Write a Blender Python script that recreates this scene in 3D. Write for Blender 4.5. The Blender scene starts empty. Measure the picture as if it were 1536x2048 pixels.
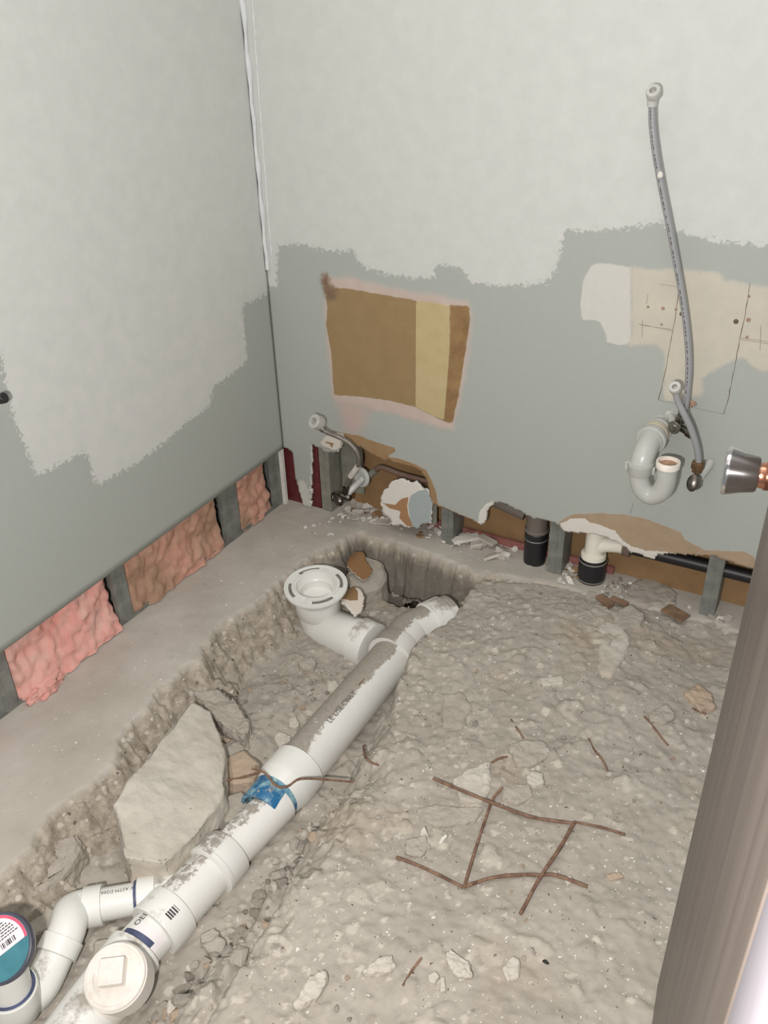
import bpy, bmesh, math, random
import numpy as np
from mathutils import Vector, noise as mnoise
R = math.radians
random.seed(7); rng = np.random.default_rng(7)
sc = bpy.context.scene
COL = sc.collection

# ------------------------------------------------------------ camera, light, exposure
YAW, PIT, ROL, F = R(-30.60), R(30.68), R(-1.70), 1750.0
fw = np.array([math.sin(YAW)*math.cos(PIT), math.cos(YAW)*math.cos(PIT), -math.sin(PIT)])
r0 = np.cross(fw, [0, 0, 1]); r0 /= np.linalg.norm(r0); u0 = np.cross(r0, fw)
rt = math.cos(ROL)*r0 + math.sin(ROL)*u0; up = -math.sin(ROL)*r0 + math.cos(ROL)*u0
CAM = np.array([1.525, -1.970, 1.42])
cd = bpy.data.cameras.new('camera'); cam = bpy.data.objects.new('camera', cd); COL.objects.link(cam)
sc.camera = cam
from mathutils import Matrix
m = Matrix.Identity(4)
for i in range(3):
    m[i][0], m[i][1], m[i][2], m[i][3] = rt[i], up[i], -fw[i], CAM[i]
cam.matrix_world = m
cd.sensor_fit = 'VERTICAL'; cd.sensor_height = 24.0; cd.lens = F/2048*24.0; cd.clip_start = .02; cd.clip_end = 60

sc.view_settings.view_transform = 'Standard'; sc.view_settings.look = 'None'
sc.view_settings.gamma = 1.0; sc.view_settings.use_curve_mapping = False
sc.view_settings.exposure = 0.02
w = bpy.data.worlds.new('world'); sc.world = w; w.use_nodes = True
w.node_tree.nodes['Background'].inputs[0].default_value = (.95, .98, 1.0, 1)
w.node_tree.nodes['Background'].inputs[1].default_value = .34

def light(name, kind, loc, target, energy, color, size=.1, size_y=None):
    l = bpy.data.lights.new(name, kind); l.energy = energy; l.color = color
    if kind == 'AREA':
        l.size = size
        if size_y: l.shape = 'RECTANGLE'; l.size_y = size_y
    else: l.shadow_soft_size = size
    o = bpy.data.objects.new(name, l); COL.objects.link(o); o.location = loc
    d = Vector(target) - Vector(loc); o.rotation_euler = d.to_track_quat('-Z', 'Y').to_euler()
    return o
light('camera_flash', 'POINT', (1.42, -2.12, 1.33), (0, 0, 0), 108, (1, .96, .95), .03)
light('overhead_fill', 'AREA', (.95, -1.1, 2.42), (.95, -1.1, 0), 7, (.97, 1.0, .98), 1.2, .6)  # added overhead fill for brightness, no ceiling fitting in view

# ------------------------------------------------------------ pixel helpers (a pixel gives a point on a real plane of the place)
def ray(x, y): return rt*(x-768)/F - up*(y-1024)/F + fw
def Z(x, y, z=0.): d = ray(x, y); return CAM + d*(z-CAM[2])/d[2]
def XP(x, y, X=0.): d = ray(x, y); return CAM + d*(X-CAM[0])/d[0]
def YP(x, y, Y=0.): d = ray(x, y); return CAM + d*(Y-CAM[1])/d[1]
def V(p): return Vector((float(p[0]), float(p[1]), float(p[2])))

# ------------------------------------------------------------ materials
def srgb(*c):
    o = []
    for v in c:
        v /= 255.; o.append(v/12.92 if v <= .04045 else ((v+.055)/1.055)**2.4)
    return (*o, 1)
class NT:
    def __init__(s, name):
        s.m = bpy.data.materials.new(name); s.m.use_nodes = True; s.t = s.m.node_tree
        s.b = s.t.nodes['Principled BSDF']; s.geo = None
    def n(s, t, **k):
        n = s.t.nodes.new(t)
        for a, b in k.items(): setattr(n, a, b)
        return n
    def l(s, a, b): s.t.links.new(a, b)
    def pos(s):
        if s.geo is None: s.geo = s.n('ShaderNodeTexCoord')
        return s.geo.outputs['Object']
    def noise(s, scale, detail=4, rough=.55, dist=0., vec=None):
        n = s.n('ShaderNodeTexNoise'); n.inputs['Scale'].default_value = scale
        n.inputs['Detail'].default_value = detail; n.inputs['Roughness'].default_value = rough
        n.inputs['Distortion'].default_value = dist
        s.l(vec or s.pos(), n.inputs['Vector']); return n.outputs['Fac']
    def rng(s, v, a, b, c=0., d=1.):
        n = s.n('ShaderNodeMapRange'); s.l(v, n.inputs[0])
        for i, x in enumerate((a, b, c, d)): n.inputs[i+1].default_value = x
        return n.outputs[0]
    def math(s, op, a, b=None):
        n = s.n('ShaderNodeMath', operation=op)
        for i, x in enumerate((a, b)):
            if x is None: continue
            if isinstance(x, (int, float)): n.inputs[i].default_value = x
            else: s.l(x, n.inputs[i])
        return n.outputs[0]
    def mix(s, f, a, b):
        n = s.n('ShaderNodeMix', data_type='RGBA')
        if isinstance(f, float): n.inputs[0].default_value = f
        else: s.l(f, n.inputs[0])
        for i, x in ((6, a), (7, b)):
            if isinstance(x, tuple): n.inputs[i].default_value = x
            else: s.l(x, n.inputs[i])
        return n.outputs[2]
    def bump(s, h, st, dist=.01):
        n = s.n('ShaderNodeBump'); n.inputs['Strength'].default_value = st; n.inputs['Distance'].default_value = dist
        s.l(h, n.inputs['Height']); s.l(n.outputs[0], s.b.inputs['Normal'])
    def fin(s, col, rough=.8, metal=0., spec=None):
        if isinstance(col, tuple): s.b.inputs['Base Color'].default_value = col
        else: s.l(col, s.b.inputs['Base Color'])
        s.b.inputs['Roughness'].default_value = rough; s.b.inputs['Metallic'].default_value = metal
        if spec is not None: s.b.inputs['Specular IOR Level'].default_value = spec
        return s.m
def simple(name, c, rough=.6, metal=0., var=.08, scale=30, bump=0., spec=None):
    t = NT(name); n = t.noise(scale)
    c2 = tuple(max(0, x*(1-var*2)) for x in c[:3]) + (1,)
    c1 = tuple(min(1, x*(1+var)) for x in c[:3]) + (1,)
    if bump: t.bump(n, bump, .003)
    return t.fin(t.mix(t.rng(n, .3, .7), c1, c2), rough, metal, spec)
def dusty(name, c, dust, rough=.35, lo=.35, hi=.75, scale=26, amt=.9, top=.25, side=0.):
    """plastic or metal with dust lying on its upward faces"""
    t = NT(name); g = t.n('ShaderNodeNewGeometry'); sp = t.n('ShaderNodeSeparateXYZ'); t.l(g.outputs['Normal'], sp.inputs[0])
    dn = sp.outputs['Z'] if not side else t.math('ADD', sp.outputs['Z'], t.math('MULTIPLY', sp.outputs['X'], -side))
    upf = t.rng(dn, top, .95)
    n = t.noise(scale, 8, .72); n2 = t.noise(6, 3)
    v = t.math('ADD', t.math('MULTIPLY', n, .6), t.math('MULTIPLY', n2, .5))
    v = t.math('ADD', v, t.math('MULTIPLY', upf, .35))
    f = t.rng(v, lo+.38, hi+.38, 0, amt)
    fine = t.noise(120, 2)
    base = t.mix(t.rng(n2, .3, .7), c, tuple(x*.93 for x in c[:3])+(1,))
    t.bump(n, .12, .004)
    t.l(t.rng(f, 0, 1, rough, .9), t.b.inputs['Roughness'])
    col = t.mix(f, base, t.mix(t.rng(fine, .3, .7), dust, tuple(x*.8 for x in dust[:3])+(1,)))
    t.l(col, t.b.inputs['Base Color']); return t.m
def layered(name, base, layers, fine=.05, rough=.75, bump=.15, extra=None):
    """base paint + layers (attr, colour, edge noise amplitude, noise scale, softness, colour 2)"""
    t = NT(name); f = t.noise(70, 5, .65); g = t.noise(3.0, 2)
    col = t.mix(t.rng(f, .25, .75), base, tuple(x*(1-fine) for x in base[:3])+(1,))
    h = t.math('MULTIPLY', f, .25)
    for (attr, c, amp, scl, soft, c2) in layers:
        a = t.n('ShaderNodeAttribute'); a.attribute_name = attr
        nz = t.noise(scl, 6, .7)
        d = t.math('ADD', a.outputs['Fac'], t.math('MULTIPLY', t.math('SUBTRACT', nz, .5), amp))
        k = t.rng(d, -soft, soft)
        n2 = t.noise(60 if c2 is None else 22, 5, .65)
        cc = t.mix(t.rng(n2, .3, .7), c, c2 or tuple(x*.95 for x in c[:3])+(1,))
        col = t.mix(k, col, cc)
        h = t.math('ADD', h, t.math('MULTIPLY', k, .5))
    t.bump(h, bump, .004)
    return t.fin(col, rough)

PVC = srgb(226, 226, 219); DUST = srgb(158, 149, 137)
M = {}
M['pvc'] = dusty('pvc_dusty', PVC, DUST, .33, .47, .58)
M['pvc_clean'] = dusty('pvc_clean', PVC, DUST, .3, .62, .8, 40, .6)
M['pvc_mud'] = dusty('pvc_very_dusty', srgb(222, 221, 214), DUST, .4, .37, .42, 34, .95, .35, .75)
M['pvc_mid'] = dusty('pvc_half_dusty', srgb(224, 223, 216), DUST, .4, .48, .54, 60, .9, .5, .5)
M['pvc_cream'] = dusty('pvc_cream', srgb(228, 223, 208), DUST, .35, .5, .8, 40, .7)
M['cap'] = dusty('cap_plastic', srgb(232, 226, 216), srgb(190, 176, 160), .4, .4, .8, 40, .75)
M['trap'] = dusty('painted_trap', srgb(186, 187, 180), srgb(190, 180, 158), .3, .62, .85, 50, .7)
M['trap_rim'] = simple('trap_rim', srgb(232, 224, 212), .4)
M['sludge'] = simple('dried_sludge', srgb(176, 142, 116), .9, 0, .2, 90)
M['grey_print'] = simple('print_grey', srgb(96, 92, 88), .8)
M['black'] = simple('black_rubber', srgb(30, 28, 28), .45, 0, .1)
M['blackp'] = dusty('black_rubber_dusty', srgb(34, 33, 36), srgb(96, 90, 84), .4, .45, .9, 30, .5, .0)
M['cast'] = dusty('cast_pipe', srgb(110, 100, 92), srgb(150, 138, 124), .6, .3, .8, 30, .6)
M['chrome'] = simple('chrome', srgb(205, 203, 203), .12, 1., .03, 20)
M['chrome_worn'] = simple('chrome_worn', srgb(150, 148, 140), .32, 1., .25, 60)
M['chrome_dark'] = simple('chrome_dark', srgb(98, 92, 86), .3, 1., .25, 60)
M['braid'] = simple('braided_steel', srgb(150, 146, 138), .38, .75, .25, 500, .5)
M['hose'] = dusty('hose_grey', srgb(150, 150, 150), srgb(175, 172, 168), .5, .5, .9, 40, .5, -.6)
M['hose_nut'] = simple('hose_nut', srgb(190, 189, 182), .45)
M['brass'] = simple('old_brass', srgb(128, 100, 72), .5, .6, .3, 80)
M['copper'] = simple('copper', srgb(196, 138, 110), .25, 1., .1, 40)
M['copper_old'] = dusty('copper_old', srgb(120, 92, 78), srgb(150, 138, 124), .6, .3, .8, 40, .7, -.2)
M['galv'] = simple('galvanised_steel', srgb(125, 127, 121), .5, .12, .2, 24, .1)
M['galv2'] = simple('galvanised_steel_pale', srgb(138, 138, 126), .5, .15, .15, 24, .1)
M['maroon'] = simple('maroon_primer', srgb(92, 34, 36), .6, 0, .15, 30)
M['kraft'] = simple('kraft_paper', srgb(142, 112, 76), .75, 0, .1, 14, .05)
M['gypsum'] = simple('gypsum', srgb(214, 210, 200), .95, 0, .07, 60, .3)
M['primer_blue'] = NT('blue_primer')
t = M['primer_blue']; n = t.noise(30, 5, .7, .6); c = t.mix(t.rng(n, .46, .66), srgb(30, 98, 140), srgb(150, 186, 190))
M['primer_blue'] = t.fin(t.mix(t.rng(t.noise(45, 5, .7), .58, .66), c, srgb(165, 156, 142)), .4)
M['primer_navy'] = simple('navy_primer', srgb(72, 80, 108), .4, 0, .15, 40)
M['white'] = simple('white_paint', srgb(226, 222, 226), .6, 0, .02, 10)
M['sticker'] = simple('paper_sticker', srgb(228, 222, 220), .6, 0, .02)
M['teal'] = simple('teal_label', srgb(66, 124, 134), .4, 0, .12, 30)
M['pinkl'] = simple('pink_label', srgb(214, 92, 118), .5)
M['ink'] = simple('ink', srgb(70, 64, 66), .7)
M['wood'] = simple('dirty_wood', srgb(134, 108, 84), .85, 0, .2, 30, .2)
M['tape'] = simple('white_band', srgb(205, 200, 190), .6)
M['smudge'] = simple('dirty_patch', srgb(112, 96, 84), .9, 0, .2, 60)

def rust_mat():
    t = NT('rusty_steel'); n = t.noise(60, 5, .7)
    c = t.mix(t.rng(n, .35, .65), srgb(92, 66, 54), srgb(140, 112, 90)); t.bump(n, .5, .002)
    return t.fin(c, .85)
M['rust'] = rust_mat()
def concrete(name, a, b, chips=True, bumpst=.5, warm=srgb(176, 150, 120)):
    t = NT(name); n1 = t.noise(5, 6, .6); n2 = t.noise(38, 8, .7); n3 = t.noise(150, 4, .7)
    c = t.mix(t.rng(n1, .35, .68), a, b)
    c = t.mix(t.rng(n2, .45, .75, 0, .55), c, tuple(x*.72 for x in a[:3])+(1,))
    if chips:
        at = t.n('ShaderNodeAttribute'); at.attribute_name = 'tone'
        c = t.mix(t.rng(at.outputs['Fac'], .2, 1, 0, .75), c, srgb(196, 188, 174))
        c = t.mix(t.rng(at.outputs['Fac'], -.2, -1, 0, .6), c, srgb(128, 116, 102))
        nd = t.n('ShaderNodeTexNoise'); nd.inputs['Scale'].default_value = 60; t.l(t.pos(), nd.inputs['Vector'])
        vm = t.n('ShaderNodeVectorMath', operation='MULTIPLY_ADD'); t.l(nd.outputs['Color'], vm.inputs[0]); vm.inputs[1].default_value = (.022,)*3; t.l(t.pos(), vm.inputs[2])
        v = t.n('ShaderNodeTexVoronoi'); v.inputs['Scale'].default_value = 48; t.l(vm.outputs[0], v.inputs['Vector'])
        sp = t.n('ShaderNodeSeparateColor'); t.l(v.outputs['Color'], sp.inputs[0])
        d = t.rng(v.outputs['Distance'], .22, .3, 1, 0)
        k = t.math('MULTIPLY', d, t.rng(sp.outputs[0], .93, .94, 0, .7))
        c = t.mix(k, c, srgb(200, 193, 182))
        v2 = t.n('ShaderNodeTexVoronoi'); v2.inputs['Scale'].default_value = 170; t.l(vm.outputs[0], v2.inputs['Vector'])
        sp2 = t.n('ShaderNodeSeparateColor'); t.l(v2.outputs['Color'], sp2.inputs[0])
        k2 = t.math('MULTIPLY', t.rng(v2.outputs['Distance'], .25, .32, 1, 0), t.rng(sp2.outputs[1], .95, .96, 0, .8))
        c = t.mix(k2, c, srgb(222, 218, 210))
        k3 = t.math('MULTIPLY', t.rng(v2.outputs['Distance'], .25, .32, 1, 0), t.rng(sp2.outputs[2], .965, .97))
        c = t.mix(k3, c, srgb(95, 84, 74))
    c = t.mix(t.rng(t.noise(2.6, 3), .58, .75, 0, .35), c, warm)
    h = t.math('ADD', t.math('MULTIPLY', n2, .7), t.math('MULTIPLY', n3, .35))
    t.bump(h, bumpst, .006)
    return t.fin(c, .95, 0, .2)
M['soil'] = concrete('dusty_rubble', srgb(170, 163, 151), srgb(156, 149, 137), True, .35)
M['stone'] = concrete('broken_concrete', srgb(176, 169, 157), srgb(160, 151, 138), False, .6)
M['stone_light'] = concrete('pale_stone', srgb(198, 192, 180), srgb(182, 174, 160), False, .5)
M['stone_warm'] = concrete('warm_stone', srgb(182, 162, 140), srgb(168, 152, 134), False, .5)
M['stone_dark'] = concrete('dark_stone', srgb(136, 129, 119), srgb(150, 142, 130), False, .5)
def slab_mat():
    t = NT('slab_concrete'); a = t.n('ShaderNodeAttribute'); a.attribute_name = 'edge'
    n1 = t.noise(4, 5, .6); n2 = t.noise(45, 8, .72); n3 = t.noise(14, 4)
    top = t.mix(t.rng(n1, .35, .65), srgb(186, 180, 169), srgb(172, 165, 153))
    top = t.mix(t.rng(n3, .55, .75, 0, .4), top, srgb(158, 153, 141))
    side = t.mix(t.rng(n2, .35, .65), srgb(188, 178, 162), srgb(140, 129, 114))
    v = t.n('ShaderNodeTexVoronoi'); v.inputs['Scale'].default_value = 55; t.l(t.pos(), v.inputs['Vector'])
    sp = t.n('ShaderNodeSeparateColor'); t.l(v.outputs['Color'], sp.inputs[0])
    side = t.mix(t.math('MULTIPLY', t.rng(v.outputs['Distance'], .3, .4, 1, 0), t.rng(sp.outputs[0], .8, .82, 0, .8)), side, srgb(205, 197, 184))
    side = t.mix(t.math('MULTIPLY', t.rng(v.outputs['Distance'], .2, .3, 1, 0), t.rng(sp.outputs[1], .9, .92, 0, .8)), side, srgb(92, 80, 68))
    k = t.rng(t.math('ADD', a.outputs['Fac'], t.math('MULTIPLY', t.math('SUBTRACT', n2, .5), .02)), -.004, .004)
    h = t.math('ADD', t.math('MULTIPLY', n2, t.rng(k, 0, 1, 1., .18)), t.math('MULTIPLY', n3, .1)); t.bump(h, .6, .008)
    ldk = t.n('ShaderNodeAttribute'); ldk.attribute_name = 'low_dark'  # darker grey-brown low on the slab's back face, above the hollow
    side = t.mix(t.math('MULTIPLY', ldk.outputs['Fac'], .85), side, t.mix(t.rng(n3, .35, .65), srgb(122, 117, 108), srgb(108, 102, 93)))
    return t.fin(t.mix(k, side, top), .93, 0, .25)
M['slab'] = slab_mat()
def insul():
    t = NT('pink_insulation'); n = t.noise(12, 5, .65, 1.2); n2 = t.noise(70, 8, .75, 2)
    n3 = t.noise(4, 3, .6)
    c = t.mix(t.rng(n, .35, .68), srgb(216, 154, 134), srgb(204, 168, 146))
    c = t.mix(t.rng(n3, .42, .62), c, srgb(176, 142, 118))
    c = t.mix(t.rng(n2, .6, .8, 0, .5), c, srgb(228, 190, 172))
    n4 = t.noise(160, 6, .8, 3); c = t.mix(t.rng(n4, .5, .75, 0, .45), c, srgb(236, 206, 190)); t.bump(t.math('ADD', n2, t.math('MULTIPLY', n4, .4)), .6, .007); return t.fin(c, 1., 0, .1)
M['insul'] = insul()
M['insul_pink'] = None
def insul2():
    t = NT('bright_pink_insulation'); n = t.noise(12, 5, .65, 1.2); n2 = t.noise(70, 8, .75, 2)
    c = t.mix(t.rng(n, .35, .68), srgb(238, 164, 152), srgb(228, 188, 174))
    c = t.mix(t.rng(n2, .6, .8, 0, .5), c, srgb(236, 205, 190))
    n4 = t.noise(160, 6, .8, 3); c = t.mix(t.rng(n4, .5, .75, 0, .45), c, srgb(236, 206, 190)); t.bump(t.math('ADD', n2, t.math('MULTIPLY', n4, .4)), .6, .007); return t.fin(c, 1., 0, .1)
M['insul_pink'] = insul2()
def door_mat():
    t = NT('door_veneer'); mp = t.n('ShaderNodeMapping'); mp.inputs['Scale'].default_value = (30, 30, 1.2)
    t.l(t.pos(), mp.inputs[0]); n = t.noise(1.2, 5, .6, 0, mp.outputs[0])
    mp2 = t.n('ShaderNodeMapping'); mp2.inputs['Scale'].default_value = (120, 120, 9); t.l(t.pos(), mp2.inputs[0])
    n2 = t.noise(1.0, 3, .5, 0, mp2.outputs[0])
    c = t.mix(t.rng(n, .35, .65), srgb(104, 95, 87), srgb(88, 78, 72))
    c = t.mix(t.rng(n2, .7, .76, 0, .7), c, srgb(128, 120, 113))
    return t.fin(c, .42)
M['door'] = door_mat()

# ------------------------------------------------------------ mesh helpers
def tag(o, label=None, cat=None, group=None, kind=None):
    if label: o['label'] = label
    if cat: o['category'] = cat
    if group: o['group'] = group
    if kind: o['kind'] = kind
    return o
def empty(name, loc, label=None, cat=None, group=None):
    o = bpy.data.objects.new(name, None); COL.objects.link(o); o.location = V(loc); o.empty_display_size = .05
    return tag(o, label, cat, group)
def link(name, me, parent=None):
    o = bpy.data.objects.new(name, me); COL.objects.link(o)
    if parent is not None:
        o.parent = parent; pl = parent
        off = Vector((0, 0, 0))
        while pl is not None: off += pl.location; pl = pl.parent
        o.matrix_parent_inverse = Matrix.Identity(4)
        me.transform(Matrix.Translation(-off))
    return o
def fromarr(name, verts, faces, mats, parent=None, smooth=True, attrs=None, mi=None, origin=True):
    me = bpy.data.meshes.new(name); me.from_pydata([tuple(map(float, v)) for v in verts], [], [tuple(map(int, f)) for f in faces])
    for k, a in (attrs or {}).items():
        at = me.attributes.new(k, 'FLOAT', 'POINT'); at.data.foreach_set('value', np.asarray(a, dtype=np.float32))
    for mm in mats: me.materials.append(mm)
    if mi is not None: me.polygons.foreach_set('material_index', np.asarray(mi, dtype=np.int32))
    if smooth: me.polygons.foreach_set('use_smooth', [True]*len(me.polygons))
    me.update()
    return link(name, me, parent)
def catmull(P, n=8):
    P = [np.array(p, float) for p in P]
    if len(P) < 3: return P
    Q = [2*P[0]-P[1]] + P + [2*P[-1]-P[-2]]; out = []
    for i in range(1, len(Q)-2):
        a, b, c, d = Q[i-1:i+3]
        for k in range(n):
            s = k/n
            out.append(.5*((2*b)+(c-a)*s+(2*a-5*b+4*c-d)*s*s+(3*b-3*c+d-a)*s**3))
    out.append(P[-1]); return out
def frame(d):
    d = d/np.linalg.norm(d); a = np.array([0, 0, 1.]) if abs(d[2]) < .9 else np.array([1., 0, 0])
    x = np.cross(a, d); x /= np.linalg.norm(x); return x, np.cross(d, x), d
class MB:
    def __init__(s): s.v = []; s.f = []; s.mi = []
    def rings(s, rings, cap0=True, cap1=True, mi=0):
        b = len(s.v); n = len(rings[0])
        for r in rings: s.v += list(r)
        for i in range(len(rings)-1):
            for j in range(n):
                k = (j+1) % n
                s.f.append((b+i*n+j, b+i*n+k, b+(i+1)*n+k, b+(i+1)*n+j)); s.mi.append(mi)
        if cap0: s.f.append(tuple(b+j for j in reversed(range(n)))); s.mi.append(mi)
        if cap1: s.f.append(tuple(b+(len(rings)-1)*n+j for j in range(n))); s.mi.append(mi)
        return s
    def tube(s, pts, r, n=20, smooth=8, caps=True, mi=0, flat=1., wob=0.):
        P = catmull(pts, smooth) if smooth else [np.array(p, float) for p in pts]
        rr = r if callable(r) else (lambda t: r)
        x, y, d = frame(P[1]-P[0]); rings = []
        for i, p in enumerate(P):
            dd = (P[min(i+1, len(P)-1)]-P[max(i-1, 0)]); dd /= np.linalg.norm(dd)
            x = x-dd*(x@dd); x /= np.linalg.norm(x); y = np.cross(dd, x)
            q = rr(i/(len(P)-1))*(1+(random.uniform(-wob, wob) if wob else 0))
            rings.append([p+q*(math.cos(a)*x+flat*math.sin(a)*y) for a in (2*math.pi*j/n for j in range(n))])
        return s.rings(rings, caps, caps, mi)
    def turn(s, p0, d, prof, n=40, mi=0, caps=(True, True), sx=1.):
        """revolve a profile [(t, r)] about an axis"""
        p0 = np.array(p0, float); x, y, d = frame(np.array(d, float))
        rings = [[p0+d*t+max(r, 1e-5)*(math.cos(a)*x*sx+math.sin(a)*y) for a in (2*math.pi*j/n for j in range(n))] for t, r in prof]
        return s.rings(rings, caps[0], caps[1], mi)
    def box(s, c, h, ax=None, mi=0):
        c = np.array(c, float); ax = ax or (np.array([1., 0, 0]), np.array([0, 1., 0]), np.array([0, 0, 1.]))
        b = len(s.v)
        for i in (-1, 1):
            for j in (-1, 1):
                for k in (-1, 1): s.v.append(c+ax[0]*i*h[0]+ax[1]*j*h[1]+ax[2]*k*h[2])
        for f in ((0, 1, 3, 2), (4, 6, 7, 5), (0, 4, 5, 1), (2, 3, 7, 6), (0, 2, 6, 4), (1, 5, 7, 3)):
            s.f.append(tuple(b+i for i in f)); s.mi.append(mi)
        return s
    def build(s, name, mat, parent=None, smooth=True, bevel=0., autos=35):
        mats = mat if isinstance(mat, list) else [mat]
        o = fromarr(name, s.v, s.f, mats, parent, smooth, None, s.mi)
        if smooth:
            bm = bmesh.new(); bm.from_mesh(o.data)
            bmesh.ops.recalc_face_normals(bm, faces=bm.faces)
            for e in bm.edges:
                if len(e.link_faces) == 2 and e.calc_face_angle(0) > R(autos): e.smooth = False
            bm.to_mesh(o.data); bm.free()
        if bevel:
            b = o.modifiers.new('bevel', 'BEVEL'); b.width = bevel; b.segments = 2; b.limit_method = 'ANGLE'
        return o
def boxobj(name, lo, hi, mat, parent=None, bevel=0.):
    lo = np.array(lo, float); hi = np.array(hi, float)
    return MB().box((lo+hi)/2, (hi-lo)/2).build(name, mat, parent, False, bevel)

def sdf(P, poly):
    """signed distance, positive inside"""
    P = np.asarray(P, float); poly = np.asarray(poly, float); n = len(poly)
    d = np.full(len(P), 1e9); ins = np.zeros(len(P), bool); near = np.zeros((len(P), 2))
    for i in range(n):
        a = poly[i]; b = poly[(i+1) % n]; e = b-a
        t = np.clip(((P-a)@e)/max(e@e, 1e-12), 0, 1); q = a+t[:, None]*e
        dd = np.hypot(*(P-q).T); mk = dd < d; d[mk] = dd[mk]; near[mk] = q[mk]
        if abs(e[1]) > 1e-12:
            c = ((a[1] > P[:, 1]) != (b[1] > P[:, 1])) & (P[:, 0] < (e[0])*(P[:, 1]-a[1])/e[1]+a[0]); ins ^= c
    return np.where(ins, d, -d), near
def jag(poly, amp, step, seed=0, closed=True):
    """resample a polygon and roughen it"""
    g = random.Random(seed); out = []; n = len(poly)
    for i in range(n if closed else n-1):
        a = np.array(poly[i], float); b = np.array(poly[(i+1) % n], float); L = np.linalg.norm(b-a); k = max(1, int(L/step))
        nn = np.array([-(b-a)[1], (b-a)[0]])/max(L, 1e-9)
        for j in range(k):
            q = a+(b-a)*j/k
            out.append(q+nn*g.uniform(-amp, amp)+(b-a)/max(L, 1e-9)*g.uniform(-amp, amp)*.5)
    return out
def fbm(P, scale, octv=4, seed=0., gain=.5):
    P = np.asarray(P); out = np.zeros(len(P)); 
    for k, p in enumerate(P):
        out[k] = mnoise.fractal((p[0]*scale+seed, p[1]*scale-seed*.7, (p[2]*scale if len(p) > 2 else seed)), gain*2, 2., octv)
    return out
def grid_sheet(name, us, vs, to3, mats, inside=None, holes=(), attrs=None, thick=.0126, parent=None, disp=None, tdir=1):
    """sheet over a (u, v) grid, cut by an outline and holes with the cut edges snapped, then given its thickness"""
    U, Vv = np.meshgrid(us, vs, indexing='ij'); P = np.stack([U.ravel(), Vv.ravel()], 1).astype(float)
    nu, nv = len(us), len(vs); idx = np.arange(nu*nv).reshape(nu, nv)
    cell = min(us[1]-us[0], vs[1]-vs[0])
    quads = np.stack([idx[:-1, :-1], idx[1:, :-1], idx[1:, 1:], idx[:-1, 1:]], -1).reshape(-1, 4)
    keep = np.ones(len(quads), bool); Q = P.copy()
    cuts = ([(inside, 1)] if inside is not None else []) + [(h, -1) for h in holes]
    for poly, sgn in cuts:
        cen = P[quads].mean(1); d, _ = sdf(cen, poly); keep &= (d*sgn > 0)
        dv, near = sdf(P, poly); mk = np.abs(dv) < cell*.72; Q[mk] = near[mk]
    quads = quads[keep]
    used = np.unique(quads); remap = -np.ones(nu*nv, int); remap[used] = np.arange(len(used)); quads = remap[quads]; Q = Q[used]
    at = {k: sdf(Q, poly)[0] for k, poly in (attrs or {}).items()}
    v3 = to3(Q)
    if disp is not None: v3 = disp(Q, v3)
    o = fromarr(name, v3, quads, mats, parent, True, at)
    if thick:
        md = o.modifiers.new('thickness', 'SOLIDIFY'); md.thickness = thick; md.offset = tdir; md.use_rim = True
        if len(mats) > 1: md.material_offset_rim = 1; md.material_offset = min(2, len(mats)-1)
    return o

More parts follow.
